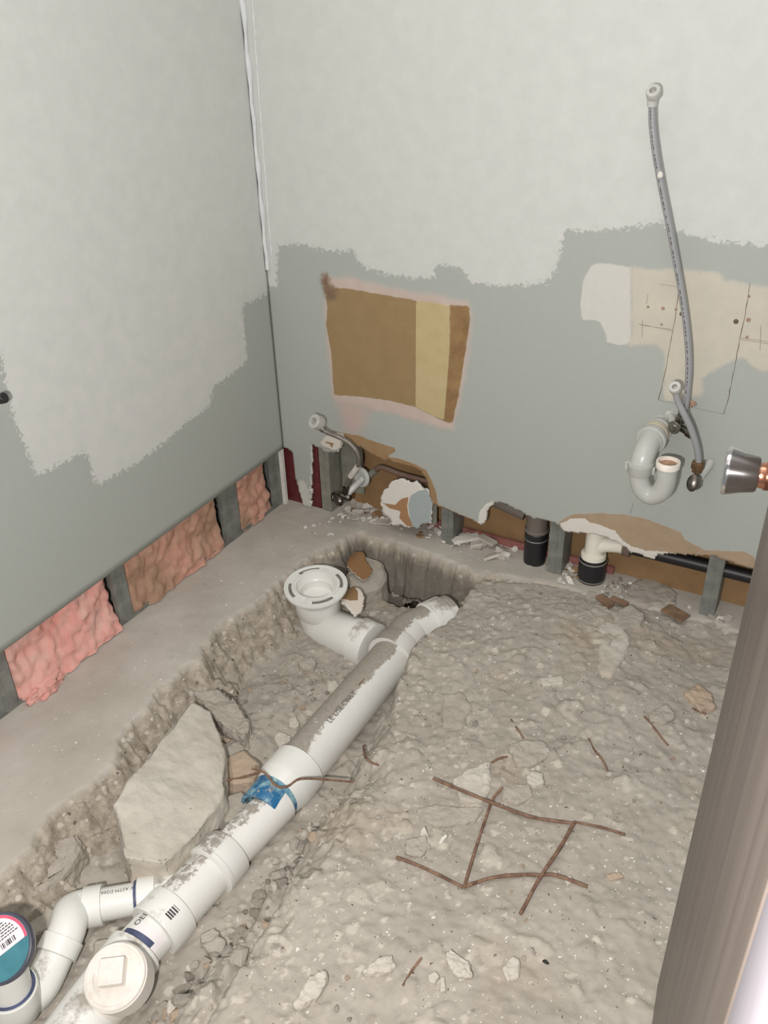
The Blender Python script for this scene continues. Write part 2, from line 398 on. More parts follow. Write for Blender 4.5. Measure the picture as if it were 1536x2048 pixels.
# ------------------------------------------------------------ setting: floor slab left along the walls
slab_px = [(0,1750),(60,1690),(100,1620),(180,1570),(220,1530),(240,1480),(270,1440),(300,1420),(312,1380),(370,1330),(400,1322),(405,1290),(440,1250),(500,1210),(545,1180),(580,1148),(625,1108),(685,1078),(722,1052)]
slab_edge = [Z(*p)[:2] for p in slab_px]
back_edge = [(.30, -.03), (.34, -.045), (.445, -.05), (.568, -.062), (.70, -.078), (.80, -.06), (.90, -.035), (1.1, -.02), (1.5, -.01)]
slab_poly = [(-.13, -1.95), (.33, -1.95), (.34, -1.6)] + [tuple(p) for p in slab_edge] + back_edge + [(1.5, .14), (-.13, .14)]
def build_slab():
    us = np.arange(-.13, 1.5, .0055); vs = np.arange(-1.9, .141, .0055)
    U, W = np.meshgrid(us, vs, indexing='ij'); P = np.stack([U.ravel(), W.ravel()], 1)
    d, _ = sdf(P, slab_poly)
    near = d < .1
    nz = np.zeros(len(P)); n2 = np.zeros(len(P)); n3 = np.zeros(len(P))
    idx = np.where((d > -.1))[0]
    nz[idx] = fbm(P[idx], 9, 4, 3.); n2[idx] = fbm(P[idx], 38, 4, 9.)
    n3[idx] = fbm(P[idx], 90, 3, 17.)
    s = d + .016*nz + .009*n2
    z = np.where(s > 0, -.004*np.exp(-np.clip(s, 0, 1)/.006) + .0022*nz*np.clip(s/.05, 0, 1), 0)
    f = np.clip(-s, 0, .08)
    nf = fbm(P[idx], 16, 3, 23.); nb = np.zeros(len(P)); nb[idx] = nf
    f = f*np.where(P[:, 1] > -.13, 3.2, 1.); terr = f + .012*np.abs(nb)*np.clip(f/.01, 0, 1) ; terr = terr + .0045*np.sin(terr*2*math.pi/.02)
    terr = np.minimum(terr, .16); calm = np.where((P[:, 1] > -.16) & (terr > .03), .25, 1.); nb = nb*calm; n2 = n2*calm; n3 = n3*calm
    z = np.where(s <= 0, -.004 - 1.65*terr + .018*nb*np.clip(f/.02, 0, 1) + .006*n2*np.clip(f/.015, 0, 1) + .0025*n3*np.clip(f/.01, 0, 1), z)
    idxg = np.arange(len(P)).reshape(len(us), len(vs))
    q = np.stack([idxg[:-1, :-1], idxg[1:, :-1], idxg[1:, 1:], idxg[:-1, 1:]], -1).reshape(-1, 4)
    q = q[(d[q].min(1) > -.085)]
    used = np.unique(q); rm = -np.ones(len(P), int); rm[used] = np.arange(len(used))
    o = fromarr('floor', np.column_stack([P, z])[used], rm[q], [M['slab']], None, True, {'edge': s[used], 'low_dark': np.clip((P[used, 1]+.20)/.04, 0, 1)*np.clip((-.036-z[used])/.008, 0, 1)})
    tag(o, 'grey concrete floor slab left along both walls with a broken edge', 'floor', kind='structure')
    Zg = np.where(d > -.085, z, -9).reshape(len(us), len(vs)); return us, vs, Zg
su, sv, sZ = build_slab()

mound_px = [(985,1150),(945,1168),(930,1185),(915,1215),(893,1240),(866,1262),(830,1282),(803,1310),(795,1345),(775,1390),(752,1420),(700,1490),(690,1540),(650,1590),(605,1640),(570,1690),(505,1780),(455,1860),(405,1890),(350,1960),(320,2040)]
mound = [(.95, .02), (.80, -.01)] + [tuple(Z(*p, -.035)[:2]) for p in mound_px] + [(.78, -1.7), (.8, -1.95), (2.0, -1.95), (2.0, .12), (.95, .12)]
groove = [Z(*p, -.02)[:2] for p in [(585,1700),(560,1760),(510,1850),(480,1900),(455,1950),(425,2010),(400,2040)]]
hole = [tuple(Z(*p, -.1)[:2]) for p in [(725,1075),(800,1085),(880,1100),(975,1150),(925,1195),(880,1195),(800,1190),(740,1160),(705,1130)]]
GU = np.arange(.12, 1.92, .0046); GV = np.arange(-1.9, .13, .0046)
def polyline_d(P, pl):
    d = np.full(len(P), 9.)
    for a, b in zip(pl[:-1], pl[1:]):
        a = np.array(a); e = np.array(b)-a; t = np.clip(((P-a)@e)/(e@e), 0, 1); d = np.minimum(d, np.hypot(*(P-a-t[:, None]*e).T))
    return d
def build_ground():
    U, W = np.meshgrid(GU, GV, indexing='ij'); P = np.stack([U.ravel(), W.ravel()], 1); x, y = P[:, 0], P[:, 1]
    n1 = fbm(P, 3.2, 4, 1.); n2 = fbm(P, 14, 4, 5.); n3 = fbm(P, 50, 4, 8.)
    dm, _ = sdf(P, mound); dh, _ = sdf(P, hole); ds, _ = sdf(P, slab_poly)
    sm = lambda v, a, b: (lambda t: t*t*(3-2*t))(np.clip((v-a)/(b-a), 0, 1))
    base = -.135 + .012*n1 + .010*n2
    base += .045*sm(ds, -.09, 0)                     # soil banked against the slab
    base += .02*sm(-np.hypot((x-.42)/.12, (y+.75)/.3), -1.1, -.2)
    base -= .085*sm(dh, -.03, .05)
    w = np.where(y > -.62, .03, .10)                 # steep lip by the upper pipe, a slope lower down
    w = .03 + .08*sm(-y, .55, .85)
    mm = dm + .012*n2 + .006*n3
    top = -.012 + .011*n1 + .0035*n2
    top += .012*sm(-np.hypot(x-1.02, y+.25), -.35, -.05)
    t = sm(mm, -.006, 1)*0 + np.clip((mm+.004)/w, 0, 1)**.55
    h = base*(1-t) + top*t
    dg = polyline_d(P, [np.array(g) for g in groove])
    h -= .028*np.exp(-(dg/.011)**2)*(1+.5*n3)
    h += .0035*n3 + .0012*fbm(P, 160, 2, 2.)
    h = h.reshape(len(GU), len(GV))
    # stones bedded in the dust
    g = np.random.default_rng(3); tone = np.zeros(h.shape)
    for k in range(5200):
        big = k < 420
        r = g.uniform(.012, .036) if big else (g.uniform(.007, .013) if k < 1700 else g.uniform(.003, .0075))
        cx = g.uniform(.2, 1.6); cy = g.uniform(-1.7, 0)
        if g.random() < .45 and not big: cx = .62 + abs(g.normal(0, .2)) + .08
        a = g.uniform(0, math.pi); ex = g.uniform(.55, 1.)
        i0, i1 = np.searchsorted(GU, [cx-r*1.3, cx+r*1.3]); j0, j1 = np.searchsorted(GV, [cy-r*1.3, cy+r*1.3])
        if i1-i0 < 2 or j1-j0 < 2: continue
        X, Y = np.meshgrid(GU[i0:i1]-cx, GV[j0:j1]-cy, indexing='ij')
        u = X*math.cos(a)+Y*math.sin(a); v = (-X*math.sin(a)+Y*math.cos(a))/ex
        ang = np.arctan2(v, u); rr = np.hypot(u, v)/(r*(1+.13*np.cos(3*ang+cx*90)+.08*np.cos(5*ang+cy*70)))
        bank = .6+.9*math.exp(-((cx-.76)/.09)**2)*(cy < -.7)
        hh = r*g.uniform(.10, .32)*bank*np.clip((1-rr)*3.2, 0, 1)**.6*(1+g.uniform(-.5, .5)*u/r+g.uniform(-.4, .4)*v/r)
        tn = g.choice([0, 0, .45, .8, -.5, -.3, 1.]) * (.6 if big else 1); tt = tone[i0:i1, j0:j1]; tt[rr < .92] = tn
        ref = h[i0:i1, j0:j1]
        h[i0:i1, j0:j1] = ref + hh
    # pipe bed: keep the dirt off the bare pipe tops
    idxg = np.arange(h.size).reshape(h.shape)
    q = np.stack([idxg[:-1, :-1], idxg[1:, :-1], idxg[1:, 1:], idxg[:-1, 1:]], -1).reshape(-1, 4)
    hid = (ds > .07).reshape(-1)
    q = q[~hid[q].all(1)]
    o = fromarr('ground', np.column_stack([P, h.ravel()]), q, [M['soil']], None, True, {'tone': tone.ravel()})
    tag(o, 'dusty grey dirt and rubble filling the dug-out part of the room', 'ground', kind='structure')
    return h
GH = build_ground()
def hgt(x, y):
    def samp(us, vs, A):
        i = (x-us[0])/(us[1]-us[0]); j = (y-vs[0])/(vs[1]-vs[0])
        i = min(max(i, 0), len(us)-1.001); j = min(max(j, 0), len(vs)-1.001); a, b = int(i), int(j); fi, fj = i-a, j-b
        return A[a, b]*(1-fi)*(1-fj)+A[a+1, b]*fi*(1-fj)+A[a, b+1]*(1-fi)*fj+A[a+1, b+1]*fi*fj
    return max(samp(GU, GV, GH), samp(su, sv, sZ) if x < su[-1] else -9)
def onground(px, py, it=8):
    z = 0.
    for _ in range(it): p = Z(px, py, z); z = .5*z+.5*hgt(p[0], p[1])
    p = Z(px, py, z); return np.array([p[0], p[1], hgt(p[0], p[1])])

# ------------------------------------------------------------ setting: walls
PAINT = srgb(166, 170, 163); PRIMER = srgb(201, 202, 196)
def wy(pts): return [(float(YP(*p)[0]), float(YP(*p)[2])) for p in pts]
def wx(pts, X=0.): return [(float(XP(*p, X)[1]), float(XP(*p, X)[2])) for p in pts]
bp = {}
bp['primer'] = [(-.02, 2.6), (-.02, float(YP(553,575)[2]))] + wy([(553,575),(556,492),(600,488),(640,498),(690,505),(703,497),(716,520),(732,536),(770,548),(830,556),(868,556),(872,531),(900,532),(920,537),(932,550),(942,566),(1000,572),(1060,570),(1095,564),(1112,540),(1123,500),(1130,459),(1180,462),(1240,457),(1320,447),(1345,462),(1400,475),(1440,485),(1536,492)]) + [(2.0, .9), (2.0, 2.6)]
bp['brown'] = wy([(650,578),(690,576),(760,588),(832,601),(902,612),(936,612),(940,640),(928,720),(917,790),(905,843),(888,842),(831,814),(780,801),(720,793),(668,790),(662,700),(652,650),(655,615)])
bp['strip'] = wy([(832,601),(900,611),(901,660),(897,730),(892,790),(888,840),(860,829),(831,814)])
bp['rough'] = wy([(900,610),(938,612),(940,640),(928,720),(917,790),(905,845),(888,845),(894,780),(900,700)])
bp['pink'] = wy([(648,552),(700,556),(780,575),(860,590),(936,602),(945,625),(938,700),(926,770),(912,835),(905,860),(880,856),(800,832),(720,812),(672,806),(664,792),(650,640)])
bp['smear'] = wy([(672,800),(740,815),(728,850),(712,870),(690,860)])
bp['mould'] = wy([(640,552),(655,548),(660,566),(676,582),(672,600),(655,602),(645,575)])
bp['torn'] = wy([(664,862),(690,866),(720,872),(752,884),(790,895),(791,903),(775,913),(800,918),(830,928),(852,940),(864,962),(872,985),(876,1010),(905,1022),(945,1038),(962,1050),(950,1056),(900,1030),(868,1014),(855,975),(820,935),(740,915),(690,890)])
bp['torn2'] = wy([(1118,1046),(1132,1034),(1150,1028),(1200,1026),(1255,1030),(1290,1037),(1330,1052),(1362,1066),(1370,1080),(1410,1100),(1490,1104),(1508,1112),(1512,1140),(1430,1115),(1320,1115),(1200,1080),(1120,1060)])
bp['gyp'] = wy([(1122,1047),(1140,1038),(1168,1036),(1178,1044),(1200,1050),(1230,1062),(1246,1082),(1262,1092),(1290,1101),(1330,1104),(1375,1112),(1372,1122),(1310,1122),(1250,1098),(1200,1080),(1120,1060)])
bp['gyp2'] = wy([(972,1008),(986,1002),(985,1020),(968,1048),(956,1046),(958,1024)])
bp['gyp3'] = wy([(575,985),(600,960),(612,966),(618,985),(618,1010),(600,1010)])
bp['pwhite'] = wy([(1182,530),(1210,528),(1262,534),(1262,688),(1240,690),(1212,686),(1212,668),(1200,645),(1180,640),(1164,640),(1161,600),(1166,560)])
bp['cream'] = wy([(1262,536),(1320,540),(1370,540),(1440,545),(1450,558),(1500,570),(1560,575),(1560,740),(1525,742),(1490,722),(1475,720),(1430,738),(1402,760),(1415,795),(1385,795),(1365,800),(1330,800),(1328,770),(1330,705),(1310,692),(1262,690)])
bp['bluegrey'] = wy([(1250,545),(1262,536)]) 
hole_px = [(621,1020),(622,890),(630,893),(638,893),(646,901),(660,905),(676,903),(684,885),(700,886),(720,893),(742,908),(752,914),(790,925),(820,932),(842,942),(856,965),(860,985),(861,1008),(880,1013),(905,1024),(938,1038),(960,1049),(969,1044),(974,1020),(990,1006),(1000,1004),(1045,1024),(1062,1036),(1095,1040),(1118,1050),(1128,1064),(1165,1066),(1192,1068),(1215,1076),(1238,1086),(1262,1104),(1308,1118),(1316,1108),(1372,1108),(1425,1112),(1470,1126),(1508,1140),(1560,1158)]
hole_w = wy(hole_px); h0 = jag(hole_w, .0022, .008, 5, closed=False)
hole_w = [(hole_w[0][0], -.1)] + [tuple(p) for p in h0] + [(2.05, hole_w[-1][1]+.04), (2.05, -.1)]
gap_w = [(-.05, -.1), (-.05, .2), (.018, .198), (.034, .19), (.036, .10), (.055, .02), (.06, -.1)]
us = np.arange(0, 1.9, .005); vs = np.concatenate([np.arange(.0, .30, .005), np.arange(.30, 2.51, .0105)])
vs[0] = .003
TAN = srgb(150, 126, 88); KR = srgb(156, 130, 96)
M['wall_back'] = layered('back_wall_finish', PAINT, [
    ('primer', PRIMER, .075, 95, .0018, srgb(193, 195, 189)),
    ('pink', srgb(194, 178, 167), .03, 16, .008, srgb(182, 164, 152)),
    ('smear', srgb(186, 166, 156), .03, 16, .02, None),
    ('brown', TAN, .01, 40, .0012, srgb(141, 117, 80)),
    ('strip', srgb(188, 172, 130), .004, 40, .001, srgb(178, 160, 116)),
    ('rough', srgb(158, 126, 84), .014, 60, .002, srgb(120, 92, 58)),
    ('mould', srgb(112, 92, 72), .04, 40, .008, srgb(140, 112, 88)),
    ('pwhite', srgb(200, 198, 190), .014, 30, .002, None),
    ('cream', srgb(196, 189, 172), .035, 16, .005, srgb(186, 180, 166)),
    ('torn', KR, .012, 30, .001, srgb(148, 116, 80)),
    ('torn2', srgb(168, 148, 124), .014, 30, .001, srgb(156, 134, 108)),
    ('gyp', srgb(214, 208, 198), .014, 60, .001, None),
    ('gyp2', srgb(212, 210, 200), .01, 60, .001, None),
    ('gyp3', srgb(196, 196, 186), .05, 40, .004, None)], .05, .7, .3)
del bp['bluegrey']
o = grid_sheet('wall_back', us, vs, lambda Q: np.column_stack([Q[:, 0], np.zeros(len(Q)), Q[:, 1]]), [M['wall_back'], M['gypsum']], None, [hole_w, gap_w], bp, .0135, tdir=-1)
tag(o, 'grey-green back wall with white primer above and torn drywall at its foot', 'wall', kind='structure')
WALL_BACK = o
lp = {'primer': [(float(XP(0,705)[1])-.0, float(XP(0,705)[2]))] + wx([(10,760),(25,830),(45,880),(72,952),(100,940),(130,925),(165,905),(176,912),(190,966),(200,968),(240,945),(270,930),(330,885),(380,840),(420,812),(425,785),(430,772),(470,745),(495,722),(493,690),(487,640),(485,612),(515,598),(551,577)]) + [(.02, .9), (.02, 2.6), (-2.4, 2.6), (-2.4, 1.1), (-.99, .86)]}
M['wall_left'] = layered('left_wall_finish', PAINT, [('primer', PRIMER, .075, 95, .0018, srgb(193, 195, 189))], .05, .7, .3)
us = np.arange(-2.3, .001, .0105); us[-1] = 0.
cut = lambda y: .197 + (.174-.197)*(-y)/1.093
vs = np.concatenate([[.0], np.arange(.02, 2.33, .0125)])
def left3(Q):
    return np.column_stack([np.zeros(len(Q)), Q[:, 0], cut(Q[:, 0]) + Q[:, 1]*(2.5-cut(Q[:, 0]))/2.3075])
# attribute space must use true heights
U, W = np.meshgrid(us, vs, indexing='ij'); Pq = np.stack([U.ravel(), W.ravel()], 1); V3 = left3(Pq)
idx = np.arange(len(Pq)).reshape(U.shape); q = np.stack([idx[:-1, :-1], idx[1:, :-1], idx[1:, 1:], idx[:-1, 1:]], -1).reshape(-1, 4)
o = fromarr('wall_left', V3, q, [M['wall_left'], M['gypsum']], None, True, {'primer': sdf(V3[:, 1:], lp['primer'])[0]})
md = o.modifiers.new('thickness', 'SOLIDIFY'); md.thickness = .0135; md.offset = -1; md.material_offset_rim = 1; md.material_offset = 1
tag(o, 'grey-green left wall with white primer, its foot cut off straight', 'wall', kind='structure')
# raised plaster bead down the inside corner
mb = MB(); zz = np.linspace(.76, 2.5, 46)
mb.tube([(.006+.002*math.sin(i*2.1), -.004, z) for i, z in enumerate(zz)], lambda t: .006+.0015*math.sin(t*90), 8, 1, wob=.25)
mb.tube([(.022, -.001, .80), (.028, -.001, 1.2), (.044, -.001, 1.8), (.05, -.001, 2.5)], .0022, 6, 6)
o = mb.build('trim_1', simple('corner_filler', srgb(214, 216, 215), .8, 0, .06, 40, .3)); tag(o, 'rough white filler bead down the corner of the two walls', 'trim', kind='structure')
o = boxobj('ceiling', (-.1, -2.3, 2.5), (1.9, .1, 2.54), M['white']); tag(o, kind='structure')
# inner faces of the stud cavities
o = boxobj('wall_cavity', (-.13, .10, -.02), (1.9, .112, 1.2), M['kraft']); o.name = 'wall_behind'; tag(o, 'brown paper back of the far drywall seen through the torn hole', 'wall', kind='structure')
o = boxobj('wall_outer', (-.112, -2.2, -.02), (-.10, .1, 1.2), M['kraft']); tag(o, 'drywall behind the insulated left wall cavity', 'wall', kind='structure')
# steel floor tracks
def track(name, p0, p1, w, h=.028, label=None):
    p0 = np.array(p0, float); p1 = np.array(p1, float); d = p1-p0; L = np.linalg.norm(d); d /= L; n = np.array([-d[1], d[0], 0]); upv = np.array([0, 0, 1.])
    c = (p0+p1)/2; mb = MB()
    mb.box(c+upv*.001, (L/2, w/2, .001), (d, n, upv)); 
    for s in (-1, 1): mb.box(c+n*s*w/2+upv*h/2, (L/2, .0008, h/2), (d, n, upv))
    o = mb.build(name, M['galv'], None, False); return tag(o, label, 'track')
track('floor_track', (-.058, -2.0, .001), (-.058, -.01, .001), .084, .012, 'dusty steel floor track along the foot of the left wall')
M['track_red'] = simple('pinkish_track', srgb(150, 96, 88), .8, 0, .2, 40)
o = MB().box((.75, .088, .012), (.30, .004, .012)).build('floor_track', M['track_red'], None, False); tag(o, 'reddish strip along the foot of the back wall cavity, left of the dark pipe', 'track')

# ------------------------------------------------------------ studs
def stud(p, along, into, w, depth, h, mat, label, z0=.0):
    """C stud: flange facing the room, web and lips"""
    along = np.array(along, float); into = np.array(into, float); U = np.array([0, 0, 1.]); p = np.array(p, float)
    t = .0011; mb = MB(); zc = z0+h/2
    mb.box(p+U*zc, (w/2, t, h/2), (along, into, U))
    mb.box(p+into*depth+U*zc, (w/2, t, h/2), (along, into, U))
    e = empty('steel_stud', (p[0], p[1], z0), label, 'stud', 'steel studs in the open wall cavities')
    mb.build('flange', mat, e, False)
    mb = MB().box(p+along*(w/2)+into*depth/2+U*zc, (t, depth/2, h/2), (along, into, U))
    for k in (0, 1): mb.box(p-along*(w/2)+into*(depth*k+(.006 if k == 0 else -.006))+U*zc, (t, .006, h/2), (along, into, U))
    # stiffening ribs of the flange
    mb.build('web', mat, e, False)
    MB().box(p-into*.0012+U*zc, (w*.07, .0012, h/2), (along, into, U)).build('rib', mat, e, False)
    return e
def ly(px, py): return float(XP(px, py, -.014)[1])
L1, L2 = [1., 0, 0], [0, 1., 0]
for (xa, ya, xb, yb, lab) in [(-20,1400,36,1395,'galvanised stud at the left picture edge beside the bright pink insulation'), (228,1180,254,1165,'galvanised stud in the left wall between the bright pink and the orange insulation'),
                              (444,1010,474,990,'wide galvanised stud in the left wall, second from the corner'), (543,935,560,925,'galvanised stud in the left wall nearest the room corner')]:
    y0, y1 = ly(xa, ya), ly(xb, yb)
    stud(((-.0155), (y0+y1)/2, 0), (0, 1, 0), (-1, 0, 0), max(.03, abs(y1-y0)), .07, .5, M['galv'], lab, .003)
for (x0, x1, mat, lab) in [(.123, .158, M['galv2'], 'pale steel stud beside the maroon post at the foot of the back wall'), (.548, .585, M['galv'], 'galvanised stud in the back wall cavity left of the dark waste pipe'),
                           (.880, .921, M['galv'], 'galvanised stud between the dark waste pipe and the white tee'), (1.300, 1.336, M['galv'], 'dented galvanised stud in the back wall cavity nearest the door')]:
    stud(((x0+x1)/2, .0155, 0), (1, 0, 0), (0, 1, 0), x1-x0, .07, .5, mat, lab, .003)
# steel plate behind the supply valve and a short plate by the drywall scrap
o = boxobj('backing_plate', (.165, .075, .055), (.245, .078, .34), M['galv2']); tag(o, 'flat pale steel plate behind the small hose in the back wall cavity', 'plate')
o = boxobj('backing_plate', (.50, .017, .055), (.53, .02, .16), M['galv2']); tag(o, 'narrow pale steel plate beside the leaning drywall scrap', 'plate')
o = boxobj('steel_post', (-.05, .016, -.0), (.118, .095, .5), M['maroon'], None, .002); tag(o, 'maroon primed steel post in the corner behind the drywall strip', 'post')

o = boxobj('trim_3', (-.0135, -.012, 0), (-.0005, .0, .2), M['gypsum']); tag(o, 'thin white drywall edge left standing in the corner', 'trim', kind='structure')
# ------------------------------------------------------------ insulation
def batt(y0, y1, mat, label, bulge=.012, low=0., seed=1):
    us = np.linspace(y0, y1, int(abs(y1-y0)/.006)+2); vs = np.arange(0.004, .36, .007)
    U, W = np.meshgrid(us, vs, indexing='ij'); P = np.stack([U.ravel(), W.ravel()], 1)
    n = fbm(P, 12, 5, seed*7.3, .55); n2 = fbm(P, 45, 4, seed*3.1, .6)
    e = np.minimum((P[:, 0]-min(y0, y1)), (max(y0, y1)-P[:, 0])); x = -.03 + bulge*n + .010*n2 + low*np.exp(-(P[:, 1]/.06)**2) - .03*np.exp(-e/.008)
    x = np.minimum(x, np.where(P[:, 1] > .155, -.016, 1)) 
    idx = np.arange(len(P)).reshape(U.shape); q = np.stack([idx[:-1, :-1], idx[1:, :-1], idx[1:, 1:], idx[:-1, 1:]], -1).reshape(-1, 4)
    front = np.column_stack([x, P]); back = np.column_stack([np.full(len(P), -.095), P]); N = len(P)
    faces = [tuple(f) for f in q] + [tuple(f[::-1]+N) for f in q]
    bd = list(idx[:, 0]) + list(idx[-1, 1:]) + list(idx[::-1, -1][1:]) + list(idx[0, ::-1][1:-1])
    for a, b in zip(bd, bd[1:]+bd[:1]): faces.append((a, b, b+N, a+N))
    o = fromarr('insulation_batt', np.vstack([front, back]), faces, [mat], None, True)
    return tag(o, label, 'insulation', 'fibreglass batts between the left wall studs')
ys = [ly(36,1395), ly(228,1180), ly(254,1165), ly(444,1010), ly(474,990), ly(543,935)]
batt(-1.6, ly(-20,1400), M['insul_pink'], 'pink insulation batt left of the stud at the picture edge', seed=9)
batt(ys[0], ys[1], M['insul_pink'], 'bright pink fibreglass batt bulging out at the foot of the left wall', .016, .03, 2)
batt(ys[2], ys[3], M['insul'], 'orange pink fibreglass batt in the middle bay of the left wall', .013, .022, 3)
batt(ys[4], ys[5], M['insul'], 'brownish fibreglass batt in the narrow bay nearest the corner', .012, .012, 4)
g = random.Random(4)
tuft = np.array(Z(85, 1372, .01)); mb = MB()
def blob(name, c, r, mat, seed, amp=.4, flat=.5, parent=None, res=3, scale=None):
    bm = bmesh.new(); bmesh.ops.create_icosphere(bm, subdivisions=res, radius=1.)
    for v in bm.verts:
        n = mnoise.fractal(v.co*1.4+Vector((seed, 0, 0)), .9, 2, 4)
        k = 1+amp*n
        s = scale or (1, 1, flat)
        v.co = Vector((v.co.x*r*k*s[0], v.co.y*r*k*s[1], v.co.z*r*k*s[2]))+V(c)
    me = bpy.data.meshes.new(name); bm.to_mesh(me); bm.free(); me.materials.append(mat)
    me.polygons.foreach_set('use_smooth', [True]*len(me.polygons)); return link(name, me, parent)
o = blob('insulation_tuft', tuft+np.array([.0, 0, .0]), .045, M['insul_pink'], 3.3, .9, .4, None, 4, (.8, 1.15, .35)); tag(o, 'small tuft of pink insulation fallen onto the slab edge', 'insulation')

# ------------------------------------------------------------ text helper
def textmesh(s, size, font_extr=.0):
    cu = bpy.data.curves.new('print', 'FONT'); cu.body = s; cu.size = size; cu.align_x = 'LEFT'; cu.resolution_u = 3
    ob = bpy.data.objects.new('print', cu); COL.objects.link(ob)
    dg = bpy.context.evaluated_depsgraph_get(); me = bpy.data.meshes.new_from_object(ob.evaluated_get(dg))
    bm = bmesh.new(); bm.from_mesh(me)
    bmesh.ops.triangulate(bm, faces=bm.faces)
    bmesh.ops.subdivide_edges(bm, edges=[e for e in bm.edges if e.calc_length() > size*.25], cuts=2)
    vs = np.array([v.co[:] for v in bm.verts]); bm.verts.index_update(); fs = [[v.index for v in f.verts] for f in bm.faces]
    bm.free(); bpy.data.objects.remove(ob); bpy.data.curves.remove(cu); bpy.data.meshes.remove(me)
    return vs, fs
def text_on_pipe(s, size, p0, axis, angle, r, mat, parent, name='printed_text', flip=1):
    """letters wrapped on a pipe; angle is measured from straight up towards +x side"""
    vs, fs = textmesh(s, size); a = np.array(axis, float); a /= np.linalg.norm(a)
    U = np.array([0, 0, 1.]); U -= a*(U@a); U /= np.linalg.norm(U); S = np.cross(a, U)
    th = angle + vs[:, 1]/r*flip*-1
    P = np.array(p0)+vs[:, :1]*a*flip*1. + (r+.0006)*(np.cos(th)[:, None]*U+np.sin(th)[:, None]*S)
    return fromarr(name, P, fs, [mat], parent, False)
def patch_on_pipe(name, p0, axis, L, a0, a1, r, mat, parent, off=.0005, skew=0.):
    a = np.array(axis, float); a /= np.linalg.norm(a); U = np.array([0, 0, 1.]); U -= a*(U@a); U /= np.linalg.norm(U); S = np.cross(a, U)
    v = []; f = []; n = 14; k = 10
    for i in range(n+1):
        for j in range(k+1):
            th = a0+(a1-a0)*j/k; tt = L*i/n+skew*(j/k)
            v.append(np.array(p0)+a*tt+(r+off)*(math.cos(th)*U+math.sin(th)*S))
    for i in range(n):
        for j in range(k): b = i*(k+1)+j; f.append((b, b+1, b+k+2, b+k+1))
    return fromarr(name, v, f, [mat], parent, True)

# ------------------------------------------------------------ main 4 inch sewer pipe and its fittings (one glued run)
PZ = -.100; PX = .617
run = empty('drain_pipe', (PX, -.7, PZ-.057), 'long white dust-covered drain pipe lying in the trench with printing on its side', 'pipe')
ax = np.array([0., 1., 0])
mb = MB().turn((PX, -.92, PZ), ax, [(0, .050), (0, .0572), (.53, .0572), (.53, .050)], 48)
mb.build('pipe_body', M['pvc_mud'], run)
# printing, read away from the camera along the pipe
text_on_pipe('LE USE ONLY', .020, (PX, -.742, PZ), ax, R(20), .0572, M['grey_print'], run)
patch_on_pipe('printed_dash', (PX, -.600, PZ), ax, .026, R(9), R(13), .0572, M['wood'], run, .0008)
red = MB()
red.turn((PX, -.905, PZ), -ax, [(-.055, .0575), (-.055, .0650), (0, .0655), (.006, .065), (.028, .058), (.034, .056)], 48)
o = red.build('reducer_hub', M['pvc_clean'], run)
MB().turn((PX, -.939, PZ), -ax, [(0, .056), (.008, .0545), (.056, .0535), (.058, .0525), (.058, .0452), (.03, .045)], 48, caps=(False, False)).build('reducer_neck', M['primer_blue'], run)
# upper end: wye hub, body, ring
wye = empty('wye_fitting', (PX-.01, -.30, PZ-.06), 'dusty white wye at the far end of the drain pipe, joined by the flange elbow', 'pipe fitting')
A0 = np.array([PX-.004, -.40, PZ]); A1 = np.array([PX-.004, -.30, PZ]); A2 = np.array([.660, -.205, PZ+.0]); dA = (A2-A1)/np.linalg.norm(A2-A1)
MB().turn(A0+ax*-.02, ax, [(0, .0575), (0, .0660), (.045, .0660), (.055, .062)], 48).build('hub', M['pvc_mud'], wye)
MB().tube([A0+ax*.02, A0+ax*.07, A1, A1+dA*.05, A2-dA*.04], .0605, 40, 8).build('fitting_body', M['pvc_mud'], wye)
MB().turn(A2-dA*.05, dA, [(0, .060), (.004, .0670), (.055, .0675), (.056, .058)], 40).build('branch_hub', M['pvc'], wye)
MB().turn(A2+dA*.0, dA, [(0, .057), (.016, .057), (.016, .061), (.03, .061), (.03, .054)], 40).build('pipe_end', M['pvc_mud'], wye)

# closet flange on its elbow
FC = np.array(D) if False else None
fl_c = np.array([.340, -.352, .004]); tilt = np.array([.03, -.09, 1.]); tilt /= np.linalg.norm(tilt)
fl = empty('closet_flange', (fl_c[0], fl_c[1], fl_c[2]-.03), 'round white toilet flange standing on an elbow above the trench', 'toilet flange')
MB().turn(fl_c, tilt, [(-.05, .046), (-.05, .0535), (-.012, .0545), (-.010, .0745), (-.010, .086), (-.006, .0893), (.0, .0895), (.002, .0885), (.002, .083), (0., .0825),
     (0, .060), (.003, .0585), (.003, .0555), (0, .0545), (-.018, .051), (-.022, .047), (-.044, .046), (-.045, .044), (-.046, .0)], 72, caps=(False, False)).build('flange_ring', M['pvc_clean'], fl)
fx, fy, fd = frame(tilt)
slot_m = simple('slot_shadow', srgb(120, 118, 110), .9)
def arc_bar(name, c, d, r, a0, a1, w, h, mat, parent, up=0.):
    x, y, dd = frame(np.array(d, float)); n = max(4, int(abs(a1-a0)/.1)); rings = []
    for i in range(n+1):
        a = a0+(a1-a0)*i/n; o_ = math.cos(a)*x+math.sin(a)*y; q = np.array(c)+dd*up
        rings.append([q+o_*(r-w), q+o_*(r+w), q+o_*(r+w)+dd*h, q+o_*(r-w)+dd*h])
    return MB().rings(rings).build(name, mat, parent, False)
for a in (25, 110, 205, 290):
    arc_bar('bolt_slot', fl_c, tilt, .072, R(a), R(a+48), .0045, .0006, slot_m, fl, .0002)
for a in (15, 87, 195, 270):
    arc_bar('rib', fl_c, tilt, .0655, R(a-8), R(a+50), .0022, .004, M['pvc_clean'], fl, .0)
